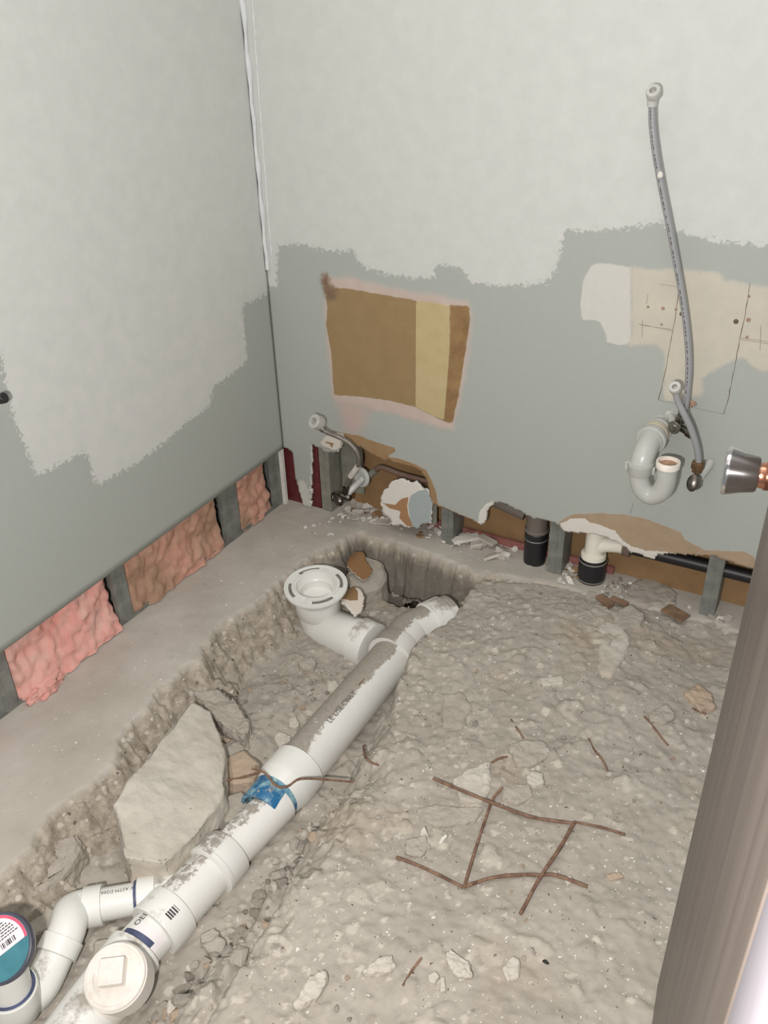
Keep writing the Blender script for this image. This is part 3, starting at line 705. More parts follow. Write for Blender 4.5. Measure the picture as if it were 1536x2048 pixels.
for k in range(9):
    a = R(98-2.2*k); 
def bars(name, c, ux, uy, w, h, n, mat, parent, seed=0, off=.0006):
    g = random.Random(seed); ux = np.array(ux, float); uy = np.array(uy, float); nn = np.cross(ux, uy); mb = MB(); t = -w/2
    while t < w/2:
        b = g.choice([.5, 1, 1.6])*w/n/2; mb.box(np.array(c)+ux*(t+b)+nn*off, (b, h/2, .0002), (ux, uy, nn)); t += 2*b+g.choice([.5, 1, 1.4])*w/n
    return mb.build(name, mat, parent, False)
bars('barcode', fl_c+fd*.0006+np.array([-.012, .075, 0]), (1, .12, 0), (-.12, 1, .09), .022, .011, 14, M['ink'], fl, 3)
# elbow
el = empty('closet_elbow', (.36, -.36, -.16), 'white elbow under the toilet flange turning towards the drain pipe', 'pipe fitting')
e0 = fl_c+tilt*-.042; 
MB().turn(e0, -tilt, [(0, .0545), (-.002, .0560), (-.002, .0635), (0, .0645), (.045, .0645), (.052, .060)], 56, caps=(False, True)).build('hub', M['pvc_clean'], el)
MB().turn(e0-tilt*.004, tilt, [(0, .0558), (.0045, .0560), (.0045, .0630), (0, .0632)], 56, caps=(False, False)).build('primer_ring', simple('primer_stain', srgb(120, 138, 142), .5, 0, .2, 60), el)
# blue-grey primer smear on the hub front
q0 = e0-tilt*.05; out = np.array([.97, -.18, -.03]); out /= np.linalg.norm(out)
B1 = fl_c+tilt*-.15; Bend = np.array([.520, -.385, PZ-.012])
def arcpts(a, da, b, db, n=14):
    L = np.linalg.norm(b-a)*.42*1.3; P = []
    for i in range(n+1):
        t = i/n; P.append((1-t)**3*a+3*(1-t)**2*t*(a+da*L)+3*(1-t)*t*t*(b-db*L)+t**3*b)
    return P
dE = np.array([.985, -.12, -.02]); dE /= np.linalg.norm(dE)
MB().tube(arcpts(q0+tilt*.01, -tilt, Bend, dE), .0605, 44, 0).build('elbow_bend', M['pvc_clean'], el)
MB().turn(Bend-dE*.03, dE, [(0, .0595), (.002, .0655), (.05, .0665), (.052, .058)], 48).build('collar', M['pvc'], el)

# ------------------------------------------------------------ lower 3 inch run
p3 = empty('drain_pipe', (.635, -1.05, -.145), 'shorter narrower drain pipe between the blue-stained reducer and the near wye', 'pipe')
ax3 = np.array([-.10, -1., .0]); ax3 /= np.linalg.norm(ax3); S3 = np.array([.634, -.95, PZ]); r3 = .0445
MB().turn(S3, ax3, [(0, r3*.9), (0, r3), (.20, r3), (.2, r3*.9)], 44).build('pipe_body', M['pvc_mid'], p3)
text_on_pipe('MPS', .018, S3+ax3*.155, -ax3, R(-32), r3, M['grey_print'], p3)
w3 = empty('wye_fitting', (.62, -1.22, -.15), 'near white wye on the lower drain with a side branch to the left', 'pipe fitting')
H0 = S3+ax3*.158; axw = np.array([-.06, -1., 0]); axw /= np.linalg.norm(axw)
MB().turn(H0, axw, [(0, r3), (0, .0545), (.002, .0555), (.046, .0560), (.048, .0575), (.056, .0575), (.060, .0500)], 44).build('upper_hub', M['pvc_mid'], w3)
H1 = H0+axw*.06
MB().turn(H1, axw, [(-.01, .0485), (.03, .0490), (.11, .0500), (.12, .0500)], 44).build('fitting_body', M['pvc_mid'], w3)
H2 = H1+axw*.093
MB().turn(H2, axw, [(0, .050), (.004, .0565), (.010, .0575), (.056, .0575), (.060, .0560), (.060, .0455), (.03, .045)], 44, caps=(True, True)).build('lower_hub', M['pvc'], w3)
# side branch 45 degrees to the left and towards the camera
bd = np.array([-.76, -.65, .0]); bd /= np.linalg.norm(bd); b0 = H1+axw*.042
MB().tube([b0, b0+bd*.078], .0345, 36, 0).build('branch', M['pvc'], w3)
MB().turn(b0+bd*.072, bd, [(0, .034), (.002, .0390), (.034, .0395), (.036, .0375), (.036, .032)], 40).build('branch_hub', M['pvc_clean'], w3)
MB().turn(b0+bd*.104, bd, [(0, .0330), (.001, .0345), (.010, .0340), (.010, .031)], 40).build('primer_band', M['primer_navy'], w3)
bars('barcode', H2+axw*.033+np.array([.0318, 0, .0491]), axw*-1, (.84, 0, -.54), .024, .016, 12, M['ink'], w3, 5)
tv, tf = textmesh('C', .022)
text_on_pipe('C', .026, H1+axw*.045, -axw, R(-22), .0495, M['pvc_clean'], w3, 'moulded_letter')
# branch pipe, elbow, second bend, riser
bp0 = b0+bd*.10; bL = .088
br = empty('branch_pipe', tuple(bp0+bd*.05-np.array([0, 0, .032])), 'thin white branch pipe printed with upside-down lettering, left of the near wye', 'pipe')
MB().turn(bp0, bd, [(0, .028), (0, .0310), (bL, .0310), (bL, .028)], 40).build('pipe_body', M['pvc_clean'], br)
text_on_pipe('X ASTM D2665 ASTM D1785', .0105, bp0+bd*.012, bd, R(10), .0310, M['grey_print'], br)
e1 = bp0+bd*bL
elb = empty('elbow_fitting', tuple(e1-np.array([0, 0, .06])), 'white elbow at the left turning the branch pipe back down towards the labelled riser', 'pipe fitting')
MB().turn(e1-bd*.012, bd, [(0, .031), (0, .0385), (.034, .0385), (.036, .0350)], 40).build('hub', M['pvc_clean'], elb)
e2 = e1+bd*.02
K1 = np.array(Z(126, 1880, -.085)); dK = np.array([.18, -.86, -.32]); dK /= np.linalg.norm(dK)
MB().tube(arcpts(e2, bd, K1, dK), .0348, 40, 0).build('elbow_bend', M['pvc_clean'], elb)
MB().turn(K1-dK*.004, dK, [(0, .0350), (.001, .0385), (.030, .0385), (.032, .033)], 40).build('lower_hub', M['pvc_clean'], elb)
K2 = np.array(Z(60, 1998, -.10)); dK2 = np.array([-.62, -.70, .1]); dK2 /= np.linalg.norm(dK2)
lp_ = empty('curved_drain', tuple((K1+K2)/2-np.array([0, 0, .05])), 'curved white drain bend running from the left elbow to the labelled riser', 'pipe fitting')
MB().tube(arcpts(K1+dK*.02, dK, K2+dK2*.04, dK2), .0330, 40, 0).build('bend_body', M['pvc'], lp_)
RB = np.array(Z(24, 1985, -.05)); RT = np.array(Z(-2, 1897, .075)); dR = RT-RB; LR = np.linalg.norm(dR); dR /= LR
MB().turn(RB-dR*.02, dR, [(-.05, .03), (-.03, .042), (0, .0435), (.03, .0435), (.032, .042), (.032, .034)], 44, caps=(True, False)).build('riser_hub', M['pvc_clean'], lp_)
MB().turn(RB+dR*.013, dR, [(0, .034), (.001, .0405), (.002, .034)], 44, caps=(False, False)).build('primer_ring', M['primer_navy'], lp_)
rs = empty('riser_pipe', tuple(RB), 'short white riser pipe at the left picture edge under a labelled round cap', 'pipe')
MB().turn(RB, dR, [(0, .030), (0, .0350), (LR-.03, .0350), (LR-.03, .030)], 44).build('pipe_body', M['pvc_clean'], rs)
cap = empty('test_cap', tuple(RT), 'round black-rimmed cap with a teal, pink and white label at the left picture edge', 'pipe cap')
nT = np.array([.22, -.52, .82]); nT /= np.linalg.norm(nT)
CT = RT+nT*.0
MB().turn(CT, nT, [(-.030, .036), (-.028, .050), (-.012, .056), (-.004, .0565), (0, .0550), (.001, .052), (0, .0)], 56, caps=(True, False)).build('cap_body', simple('cap_black', srgb(70, 72, 84), .3, 0, .1, 30), cap)
MB().turn(CT+nT*.0012, nT, [(0, .0515), (.0006, .0512), (.0008, 0)], 56, caps=(False, False)).build('teal_label', M['teal'], cap)
# white half of the label: a disc sector cut by a chord, pink outer ring
tx = rt-nT*(rt@nT); tx /= np.linalg.norm(tx); ty = np.cross(nT, tx)
def sector(r, off, chord, mat, name, h, ring=0.):
    P = []; ca = R(38)
    for k in range(61):
        a = 2*math.pi*k/60; x, y = r*math.cos(a), r*math.sin(a)
        dist = -math.sin(ca)*x+math.cos(ca)*y
        if dist < chord: 
            k2 = chord-dist; x += -math.sin(ca)*k2; y += math.cos(ca)*k2
        P.append(CT+nT*(.0022+h)+tx*x+ty*y)
    c = CT+nT*(.0022+h)+(-math.sin(ca)*tx+math.cos(ca)*ty)*(chord+.01)
    v = P+[c]; f = [(i, (i+1) % 61, 61) for i in range(61)]
    return fromarr(name, v, f, [mat], cap, False)
sector(.0505, 0, -.012, M['pinkl'], 'pink_band', 0)
sector(.0455, 0, -.012, M['sticker'], 'white_label', .0003)
mb = MB(); ca = R(38); lx = math.cos(ca)*tx+math.sin(ca)*ty; lyv = -math.sin(ca)*tx+math.cos(ca)*ty
g = random.Random(2)
for k in range(7):
    yy = .008+.0046*k; half = math.sqrt(max(0, .042**2-yy*yy)); t = -half
    while t < half-.004:
        l = g.uniform(.002, .006); mb.box(CT+nT*.0028+lx*(t+l/2)+lyv*yy, (l/2, .0009, .0002), (lx, lyv, nT)); t += l+.0014
mb.build('label_print', M['ink'], cap, False)
bars('barcode', CT+nT*.0022+lx*.018+lyv*-.002, lx, lyv, .026, .009, 14, M['ink'], cap, 8)

# stub with stickers, cleanout tee and plug
s0 = H2+axw*.04; st = empty('stub_pipe', tuple(s0-np.array([0, 0, .045])), 'short white pipe stub with torn blue and white stickers between near wye and cleanout', 'pipe')
MB().turn(s0, axw, [(0, .04), (0, .0450), (.085, .0450), (.085, .04)], 44).build('pipe_body', M['pvc_clean'], st)
patch_on_pipe('paper_sticker', s0+axw*.022, axw, .05, R(-70), R(10), .0450, M['sticker'], st, .0006, .012)
patch_on_pipe('navy_smear', s0+axw*.046, axw, .012, R(-52), R(30), .0450, M['primer_navy'], st, .0010, .010)
text_on_pipe('OED', .017, s0+axw*.046, -axw, R(-8), .0458, M['ink'], st)
c0 = s0+axw*.066
co = empty('cleanout_tee', tuple(c0-np.array([0, 0, .06])), 'white cleanout fitting in the near left corner of the trench', 'pipe fitting')
axc = np.array([.07, -1., -.03]); MB().turn(c0, axc, [(0, .0455), (0, .0545), (.045, .0555), (.06, .0530), (.21, .052), (.22, .055), (.30, .055), (.3, .045)], 44).build('fitting_body', M['pvc'], co)
CC = np.array([.649, -1.447, -.026]); nC = np.array([.10, -.34, .93]); nC /= np.linalg.norm(nC)
MB().tube([c0+axc*.10+np.array([0, 0, -.01]), CC-nC*.03], .0500, 44, 0).build('cleanout_neck', M['cap'], co)
MB().turn(CC-nC*.048, nC, [(0, .050), (.002, .0555), (.044, .0560), (.046, .054), (.046, .048)], 56).build('cleanout_hub', M['cap'], co)
pl = empty('cleanout_plug', tuple(CC), 'round white cleanout plug with a raised square nut, near bottom left', 'cleanout plug')
MB().turn(CC-nC*.006, nC, [(0, .050), (.001, .0535), (.008, .0540), (.010, .0525), (.0100, .0475), (.0085, .0465), (.0085, .0)], 64, caps=(True, False)).build('plug_disc', M['cap'], pl)
nx = rt*.97+up*.12; nx -= nC*(nx@nC); nx /= np.linalg.norm(nx); ny = np.cross(nC, nx)
MB().box(CC+nC*.012+ny*.004, (.0215, .0215, .011), (nx, ny, nC)).build('square_nut', M['cap'], pl, False, .002)

# ------------------------------------------------------------ rock builder
def hull_rock(name, pts, mat, cuts=4, amp=.006, scale=25, seed=0., parent=None, smooth=False, hf=.5, round_=1):
    bm = bmesh.new()
    for p in pts: bm.verts.new(V(p))
    r = bmesh.ops.convex_hull(bm, input=bm.verts)
    bmesh.ops.delete(bm, geom=[v for v in bm.verts if not v.link_faces], context='VERTS')
    bmesh.ops.dissolve_limit(bm, angle_limit=R(4), verts=bm.verts, edges=bm.edges)
    if round_:
        L = np.mean([e.calc_length() for e in bm.edges])
        bmesh.ops.bevel(bm, geom=list(bm.edges), offset=L*.10, segments=1, affect='EDGES', clamp_overlap=True)
    bmesh.ops.triangulate(bm, faces=bm.faces)
    for k in range(cuts):
        mx = np.mean([e.calc_length() for e in bm.edges])*.9
        bmesh.ops.subdivide_edges(bm, edges=[e for e in bm.edges if e.calc_length() > mx], cuts=1)
        bmesh.ops.triangulate(bm, faces=bm.faces)
    bmesh.ops.recalc_face_normals(bm, faces=bm.faces); bm.normal_update()
    for v in bm.verts:
        n = mnoise.fractal(v.co*scale+Vector((seed, seed*2, 0)), .9, 2, 5) + hf*mnoise.noise(v.co*scale*4+Vector((seed, 0, 0)))
        v.co += v.normal*(n if name != 'concrete_chunk' else n-.8*hf*mnoise.noise(v.co*scale*4+Vector((seed, 0, 0)))-.5*abs(mnoise.noise(v.co*scale*1.7)))*amp
    me = bpy.data.meshes.new(name); bm.to_mesh(me); bm.free(); me.materials.append(mat)
    if smooth: me.polygons.foreach_set('use_smooth', [True]*len(me.polygons))
    return link(name, me, parent)
def chunk(name, top_px, ztop, zbot, mat, label, grow=1.25, amp=.006, scale=22, seed=1., cuts=6, cat='concrete chunk', group=None):
    if not isinstance(ztop, (list, tuple)): ztop = [ztop]*len(top_px)
    T = [np.array(Z(x, y, z)) for (x, y), z in zip(top_px, ztop)]; c = np.mean(T, 0)
    B = [np.array([c[0]+(p[0]-c[0])*grow, c[1]+(p[1]-c[1])*grow, zbot]) for p in T]
    o = hull_rock(name, T+B, mat, cuts, amp, scale, seed, smooth=True)
    return tag(o, label, cat, group)
chunk('concrete_chunk', [(385,1405),(420,1420),(450,1500),(448,1590),(400,1660),(330,1725),(250,1715),(225,1610),(290,1520)], [-.02,-.03,-.045,-.045,-.04,-.03,-.01,.015,.0], -.15, M['stone_light'],
      'large pale concrete block lying between the slab edge and the drain pipe', 1.06, .0065, 11, 2., 6)
chunk('concrete_chunk', [(385,1382),(440,1375),(470,1400),(500,1440),(490,1480),(440,1440)], [-.06,-.06,-.07,-.075,-.08,-.07], -.15, M['stone'], 'rough broken concrete piece lying behind the large block near the slab edge', 1.15, .007, 24, 5.)
chunk('concrete_chunk', [(20,1785),(100,1680),(150,1655),(165,1685),(130,1745),(70,1785)], [-.055,-.05,-.05,-.06,-.07,-.07], -.15, M['stone'], 'rounded concrete lump broken off under the slab at the left picture edge', 1.15, .006, 22, 8.)
chunk('concrete_chunk', [(455,1510),(490,1495),(520,1525),(505,1560),(460,1565)], -.08, -.15, M['stone_warm'], 'tan cobble wedged beside the large block under the bent wire', 1.2, .003, 18, 3.)
chunk('concrete_chunk', [(455,1590),(485,1580),(500,1610),(480,1640),(445,1640)], -.095, -.15, M['stone'], 'grey cobble beside the drain pipe just below the bent wire', 1.2, .003, 18, 4.)
chunk('concrete_chunk', [(690,1150),(720,1105),(765,1120),(775,1150),(760,1175),(710,1185)], [-.05,-.045,-.05,-.06,-.07,-.07], -.16, M['stone'], 'smooth grey lump behind the toilet flange carrying torn brown paper', 1.1, .003, 14, 6.)
chunk('concrete_chunk', [(45,1830),(90,1800),(120,1830),(100,1860),(60,1870)], -.10, -.16, M['stone'], 'flat grey stone under the left elbow', 1.2, .003, 18, 14.)
chunk('concrete_chunk', [(185,1880),(215,1872),(240,1885),(225,1920),(180,1925)], -.10, -.16, M['stone'], 'smooth cobble between the cleanout plug and the left bend', 1.2, .002, 18, 15.)
# bigger slabs and stones lying on the debris
def flat(px, h, mat, label, seed, amp=.0035, name='concrete_shard', cat='concrete shard', lift=0., grow=1.08, group=None):
    c = np.mean([onground(*p) for p in px], 0); zt = c[2]+h+lift
    T = [np.array(Z(x, y, zt)) for x, y in px]; c = np.mean(T, 0)
    B = [np.array([c[0]+(p[0]-c[0])*grow, c[1]+(p[1]-c[1])*grow, c[2]-h-.012]) for p in T]
    return tag(hull_rock(name, T+B, mat, 4, amp, 40, seed, smooth=True), label, cat, group)
flat([(1196,1250),(1215,1240),(1245,1248),(1260,1275),(1252,1310),(1225,1348),(1200,1345),(1222,1310),(1226,1280)], .006, M['stone_light'], 'pale crescent-shaped flat shard on the far right of the debris', 1.)
flat([(1243,1175),(1290,1152),(1320,1155),(1355,1185),(1350,1205),(1290,1210),(1250,1200)], .018, M['stone'], 'broad grey slab fragment at the wall foot right of the white tee', 2.)
flat([(1222,1222),(1262,1208),(1290,1225),(1280,1250),(1240,1255)], .012, M['stone'], 'small flat slab fragment just above the pale crescent shard', 3.)
flat([(1000,1160),(1080,1165),(1160,1178),(1170,1200),(1110,1228),(1000,1220),(950,1215),(940,1180)], .004, M['stone'], 'wide thin sheet of broken topping at the far edge of the debris', 12., .003)
flat([(1370,1385),(1395,1365),(1425,1385),(1430,1412),(1400,1418)], .012, M['stone_warm'], 'tan round-topped stone near the door', 4.)
flat([(1300,1420),(1335,1405),(1352,1430),(1330,1445),(1300,1440)], .010, M['stone'], 'grey stone just left of the tan stone near the door', 5.)
flat([(885,1385),(925,1382),(945,1410),(925,1455),(885,1450)], .006, M['stone'], 'flat round stone in the middle of the far debris', 6.)
flat([(1015,1488),(1050,1478),(1090,1482),(1105,1505),(1060,1530),(1035,1530)], .010, M['stone'], 'flat grey piece of concrete above the wire mesh', 7.)
flat([(905,1555),(940,1535),(980,1520),(982,1570),(965,1600),(925,1600)], .009, M['stone_light'], 'whitish concrete shard by the upper left of the wire mesh', 8.)
flat([(1055,1550),(1068,1541),(1087,1545),(1087,1565),(1070,1570),(1055,1562)], .011, M['stone_light'], 'small bright white stone right of the pale shard', 9., .002)
flat([(835,1612),(880,1608),(965,1612),(950,1640),(880,1650),(840,1640)], .007, M['stone'], 'broad low grey stone left of the wire mesh', 10.)
flat([(1003,1570),(1060,1565),(1065,1590),(1040,1605),(1005,1600)], .006, M['stone'], 'flat tan-grey stone inside the wire mesh', 11.)
flat([(812,1680),(850,1670),(862,1690),(840,1712),(812,1705)], .009, M['stone'], 'flat oval stone below the white shards', 13.)
flat([(586,2008),(618,1950),(650,1935),(655,1955),(635,1995),(600,2012)], .016, M['stone_light'], 'long pale lump of concrete at the bottom, nearest the picture edge', 14.)
flat([(722,1940),(755,1915),(785,1908),(792,1930),(780,1942),(730,1946)], .010, M['stone_light'], 'pale wedge-shaped stone right of the long pale lump', 15.)
flat([(890,1905),(902,1895),(935,1920),(945,1950),(915,1950),(898,1930)], .011, M['stone_light'], 'pale pointed stone at the bottom centre beside two small stones', 16.)
flat([(855,1948),(870,1941),(880,1950),(870,1965),(858,1962)], .008, M['stone_light'], 'small rounded pale pebble left of the pointed stone', 17., .001)
flat([(880,1955),(890,1950),(892,1980),(880,1982)], .007, M['stone_light'], 'narrow pale pebble under the pointed stone', 18., .001)
flat([(1005,1935),(1025,1908),(1040,1915),(1040,1955),(1015,1962)], .008, M['stone_light'], 'pale tooth-shaped stone at the lower right', 19., .002)
flat([(545,1470),(560,1462),(582,1470),(580,1490),(558,1493)], .012, M['stone_light'], 'white lump in the trench left of the drain pipe', 20., .003)
flat([(595,1322),(615,1312),(632,1318),(628,1335),(600,1337)], .012, M['stone'], 'grey lump in the trench just below the toilet flange elbow', 21., .003)
flat([(655,1362),(670,1358),(680,1370),(668,1380),(655,1378)], .011, M['stone_light'], 'pale pebble against the far part of the drain pipe', 22., .002)
flat([(577,1435),(592,1430),(600,1448),(590,1455),(578,1450)], .012, M['stone_light'], 'white chip in the trench beside the printed part of the pipe', 23., .002)
flat([(1078,1355),(1125,1350),(1128,1365),(1085,1370)], .006, M['stone_light'], 'narrow pale chip in the middle of the far debris', 24., .002)
flat([(1128,1755),(1140,1748),(1150,1760),(1135,1770)], .006, M['stone_light'], 'pale chip by the right end of the wire mesh', 25., .001)
flat([(1212,1748),(1240,1742),(1250,1752),(1220,1760)], .006, M['stone_warm'], 'tan oval pebble right of the wire mesh', 26., .001)
flat([(406,1885),(430,1865),(450,1880),(445,1900),(415,1905)], .016, M['stone'], 'grey stone resting against the near wye', 27., .003)
flat([(335,2000),(365,1985),(382,2005),(365,2030),(335,2025)], .016, M['stone_light'], 'pale stone beside the cleanout fitting at the bottom', 28., .003)
flat([(400,1870),(425,1855),(440,1862),(425,1880),(402,1885)], .02, M['stone'], 'small stone leaning on the lower end of the near wye', 29., .002)
# thin white gypsum shards standing on the dirt
def shard(px, z0, up_, mat, label, thick=.003):
    base = [onground(*p) for p in px[:2]]; top = (base[0]+base[1])/2+np.array(up_)
    n = np.cross(base[1]-base[0], top-base[0]); n /= np.linalg.norm(n); P = [base[0]-np.array([0, 0, .004]), base[1]-np.array([0, 0, .004]), top, top*.6+base[0]*.4+np.array([-.003, 0, 0])]
    v = [p+n*thick/2 for p in P]+[p-n*thick/2 for p in P]
    f = [(0, 1, 2, 3), (7, 6, 5, 4)]+[(i, (i+1) % 4+0, (i+1) % 4+4, i+4) for i in range(4)]
    return tag(fromarr('gypsum_shard', v, f, [mat], None, False), label, 'gypsum shard')
shard([(840,1672),(858,1672)], 0, (-.002, .004, .022), M['gypsum'], 'white triangular gypsum shard standing left of the mesh')
shard([(876,1690),(892,1680)], 0, (.008, .004, .022), M['gypsum'], 'narrow white gypsum shard right of the triangular shard')

# ------------------------------------------------------------ loose pebbles
protos = []
mats = [M['stone'], M['stone'], M['stone_light'], M['stone_warm'], M['stone_dark'], M['soil']]
for k in range(12):
    g = np.random.default_rng(50+k); pts = []
    for _ in range(14):
        v = g.normal(size=3); v /= np.linalg.norm(v); pts.append(v*np.array([1, g.uniform(.6, .95), g.uniform(.4, .62)])*g.uniform(.85, 1.1))
    o = hull_rock('pebble', pts, mats[k % 6], 2, .05, 2.2, k*3.1)
    protos.append(o)
spots = []
g = np.random.default_rng(11)
def try_add(x, y, r, lab):
    spots.append((x, y, r, lab))
for _ in range(95): try_add(g.uniform(.80, 1.42), g.uniform(-1.5, -.08), float(np.clip(g.lognormal(-5.35, .42), .0025, .014)), 0)
for _ in range(75):
    y = g.uniform(-1.02, -.3); try_add(g.uniform(.33, .545) if not -.47 < y < -.25 else g.uniform(.44, .545), y if y < -.47 or y > -.3 else y-.2, float(np.clip(g.lognormal(-5.0, .45), .003, .016)), 1)
for _ in range(120):
    y = g.uniform(-1.5, -.85); try_add(.705+abs(g.normal(0, .045)), y, float(np.clip(g.lognormal(-4.55, .45), .004, .024)), 2)
for _ in range(30): try_add(g.uniform(.32, .7), g.uniform(-.16, -.09), float(np.clip(g.lognormal(-5.2, .4), .003, .01)), 3)
labs = ['small loose concrete pebble scattered on the level debris', 'loose pebble lying in the trench left of the drain pipe', 'loose stone in the bank along the right of the lower drain pipes', 'small chip lying in the dark hollow behind the toilet flange']
grps = ['pebbles on the level debris', 'pebbles in the trench', 'stones banked beside the lower pipes', 'chips in the far hollow']
for i, (x, y, r, lab) in enumerate(spots):
    o = protos[i % 12] if i < 12 else protos[i % 12].copy()
    if i >= 12: COL.objects.link(o)
    o.location = (x, y, hgt(x, y)+r*.22); o.scale = (r, r, r); o.rotation_euler = (g.uniform(-.4, .4), g.uniform(-.4, .4), g.uniform(0, 6.28))
    tone_w = {'broken_concrete': 'grey', 'pale_stone': 'pale', 'warm_stone': 'tan', 'dark_stone': 'dark grey', 'dusty_rubble': 'dusty grey'}[o.data.materials[0].name]
    size_w = 'tiny' if r < .004 else 'small' if r < .008 else 'larger'
    LMK = [(.34, -.35, 'under the toilet flange'), (.54, -.6, 'beside the printed part of the drain pipe'), (.42, -.85, 'beyond the large concrete block'), (.40, -.55, 'close to the slab edge'), (.5, -.2, 'in the far hollow'),
           (1.1, -.9, 'inside the wire mesh'), (1.15, -.15, 'below the wall foot right of the white tee'), (.8, -.2, 'behind the far end of the drain pipe'), (1.05, -.35, 'on the far debris left of the pale crescent shard'), (1.3, -.35, 'on the far debris near the door'),
           (.85, -.55, 'on the debris right of the printed pipe'), (1.05, -.62, 'on the debris beyond the wire mesh'), (1.3, -.65, 'on the debris between mesh and door'), (.85, -.9, 'on the debris left of the wire mesh'), (1.35, -1.0, 'near the foot of the door'),
           (.95, -1.25, 'on the debris in the bottom centre'), (1.2, -1.25, 'on the debris at the bottom right'), (.72, -1.0, 'banked beside the blue-stained reducer'), (.72, -1.25, 'banked beside the near wye'), (.75, -1.45, 'banked beside the cleanout plug')]
    lm = min(LMK, key=lambda q: (q[0]-x)**2+(q[1]-y)**2)[2]
    tag(o, f'{size_w} {tone_w} pebble {lm}', 'pebble', f'{size_w} {tone_w} pebbles {lm}')
mb = MB(); g = np.random.default_rng(5)
for k in range(5200):
    zone = g.random()
    if zone < .62: x, y = g.uniform(.74, 1.5), g.uniform(-1.6, -.03)
    elif zone < .75: x, y = g.uniform(.3, .55), g.uniform(-1.1, -.1)
    elif zone < .9: x, y = g.uniform(.05, .28), g.uniform(-1.4, .0)
    else: x, y = g.uniform(.2, 1.2), g.uniform(-.05, .09)
    r = float(np.clip(g.lognormal(-6.75, .45), .0006, .0035)); p = np.array([x, y, hgt(x, y)+r*.4]); b = len(mb.v)
    for _ in range(4): mb.v.append(p+g.normal(size=3)*r*np.array([1, 1, .6]))
    mi = int(g.random() < .4)
    for f in ((0, 1, 2), (0, 3, 1), (1, 3, 2), (2, 3, 0)): mb.f.append(tuple(b+i for i in f)); mb.mi.append(mi)
o = mb.build('crumbs', [M['stone_light'], M['gypsum']], None, False); tag(o, 'fine pale crumbs and grit scattered over slab and dirt', 'grit', kind='stuff')

# ------------------------------------------------------------ rusty wires
def wire(name, px, r, lab, cat='wire', parent=None, lift=0., zoff=None, group=None, mat=None):
    P = []
    for i, p in enumerate(px):
        q = onground(p[0], p[1]); q[2] += lift+r*.8+(zoff[i] if zoff else 0)
        if zoff: q = np.array(Z(p[0], p[1], q[2]))
        P.append(q)
    o = MB().tube(P, r, 8, 6, wob=.12).build(name, mat or M['rust'], parent)
    if parent is None: tag(o, lab, cat, group)
    return o
wm = empty('wire_mesh', onground(1040, 1690), 'rusty broken piece of welded wire mesh lying on the debris', 'wire mesh')
wire('mesh_wire', [(867,1557),(920,1580),(982,1605),(1040,1627),(1080,1638),(1150,1647)], .0033, '', parent=wm, lift=.004, zoff=[.006, .013, .013, .004, .001, 0])
wire('mesh_wire', [(1150,1647),(1200,1657),(1250,1672)], .0026, '', parent=wm, lift=.002)
wire('mesh_wire', [(1004,1582),(985,1605),(972,1640),(952,1700),(928,1780)], .0030, '', parent=wm, lift=.007)
wire('mesh_wire', [(792,1718),(830,1732),(880,1755),(925,1778)], .0031, '', parent=wm, lift=.003)
wire('mesh_wire', [(928,1778),(985,1760),(1050,1754),(1078,1755),(1110,1755),(1175,1778)], .0034, '', parent=wm, lift=.004)
wire('mesh_wire', [(1148,1652),(1118,1705),(1078,1765),(1040,1836)], .0036, '', parent=wm, lift=.009)
wire('wire_hook', [(727,1492),(730,1512),(738,1522),(756,1530)], .0026, 'short hooked rusty wire sticking out of the dirt right of the drain pipe', zoff=[.03, .015, .005, -.002])
wz = PZ+.0665
Pw = [Z(503,1537,wz+.012), Z(528,1545,wz+.008), Z(553,1572,wz+.006), Z(575,1573,wz+.004), Z(600,1558,wz+.004), Z(650,1559,wz-.012), Z(708,1564,-.055)]
o = MB().tube(Pw, .0026, 8, 5).build('bent_wire', M['rust']); tag(o, 'bent rusty wire lying across the reducer of the drain pipe', 'wire')
Pw = [np.array(Z(452,1561,-.085)), np.array(Z(495,1552,-.075)), np.array(Z(530,1540,-.06)), np.array(Z(556,1522,-.06))]
o = MB().tube(Pw, .0026, 8, 5, wob=.2).build('rusty_wire', M['rust']); tag(o, 'rough rusty wire behind the drain pipe left of the bent wire', 'wire')
for px, lab in [([(1288,1434),(1300,1446),(1318,1470),(1336,1492)], 'rusty wire end near the grey stone by the door'), ([(1177,1478),(1188,1500),(1204,1520),(1216,1543)], 'dust-covered rusty wire right of the flat grey piece'),
                ([(1022,1440),(1034,1458),(1047,1478)], 'short rusty wire above the flat grey piece'), ([(983,1526),(998,1518),(1015,1514)], 'short rusty wire end left of the flat grey piece'),
                ([(843,1917),(824,1942),(806,1972)], 'thin straight wire lying at the bottom centre'), ([(1384,1417),(1398,1424),(1412,1429)], 'tiny rusty wire below the tan round stone')]:
    wire('rusty_wire', px, .0022, lab)
o = blob('dark_pebble', onground(1091,1926)+np.array([0, 0, .003]), .006, M['black'], 2., .4, .5, None, 2, (1, .5, .5)); tag(o, 'tiny black chip on the debris at the lower right', 'pebble')

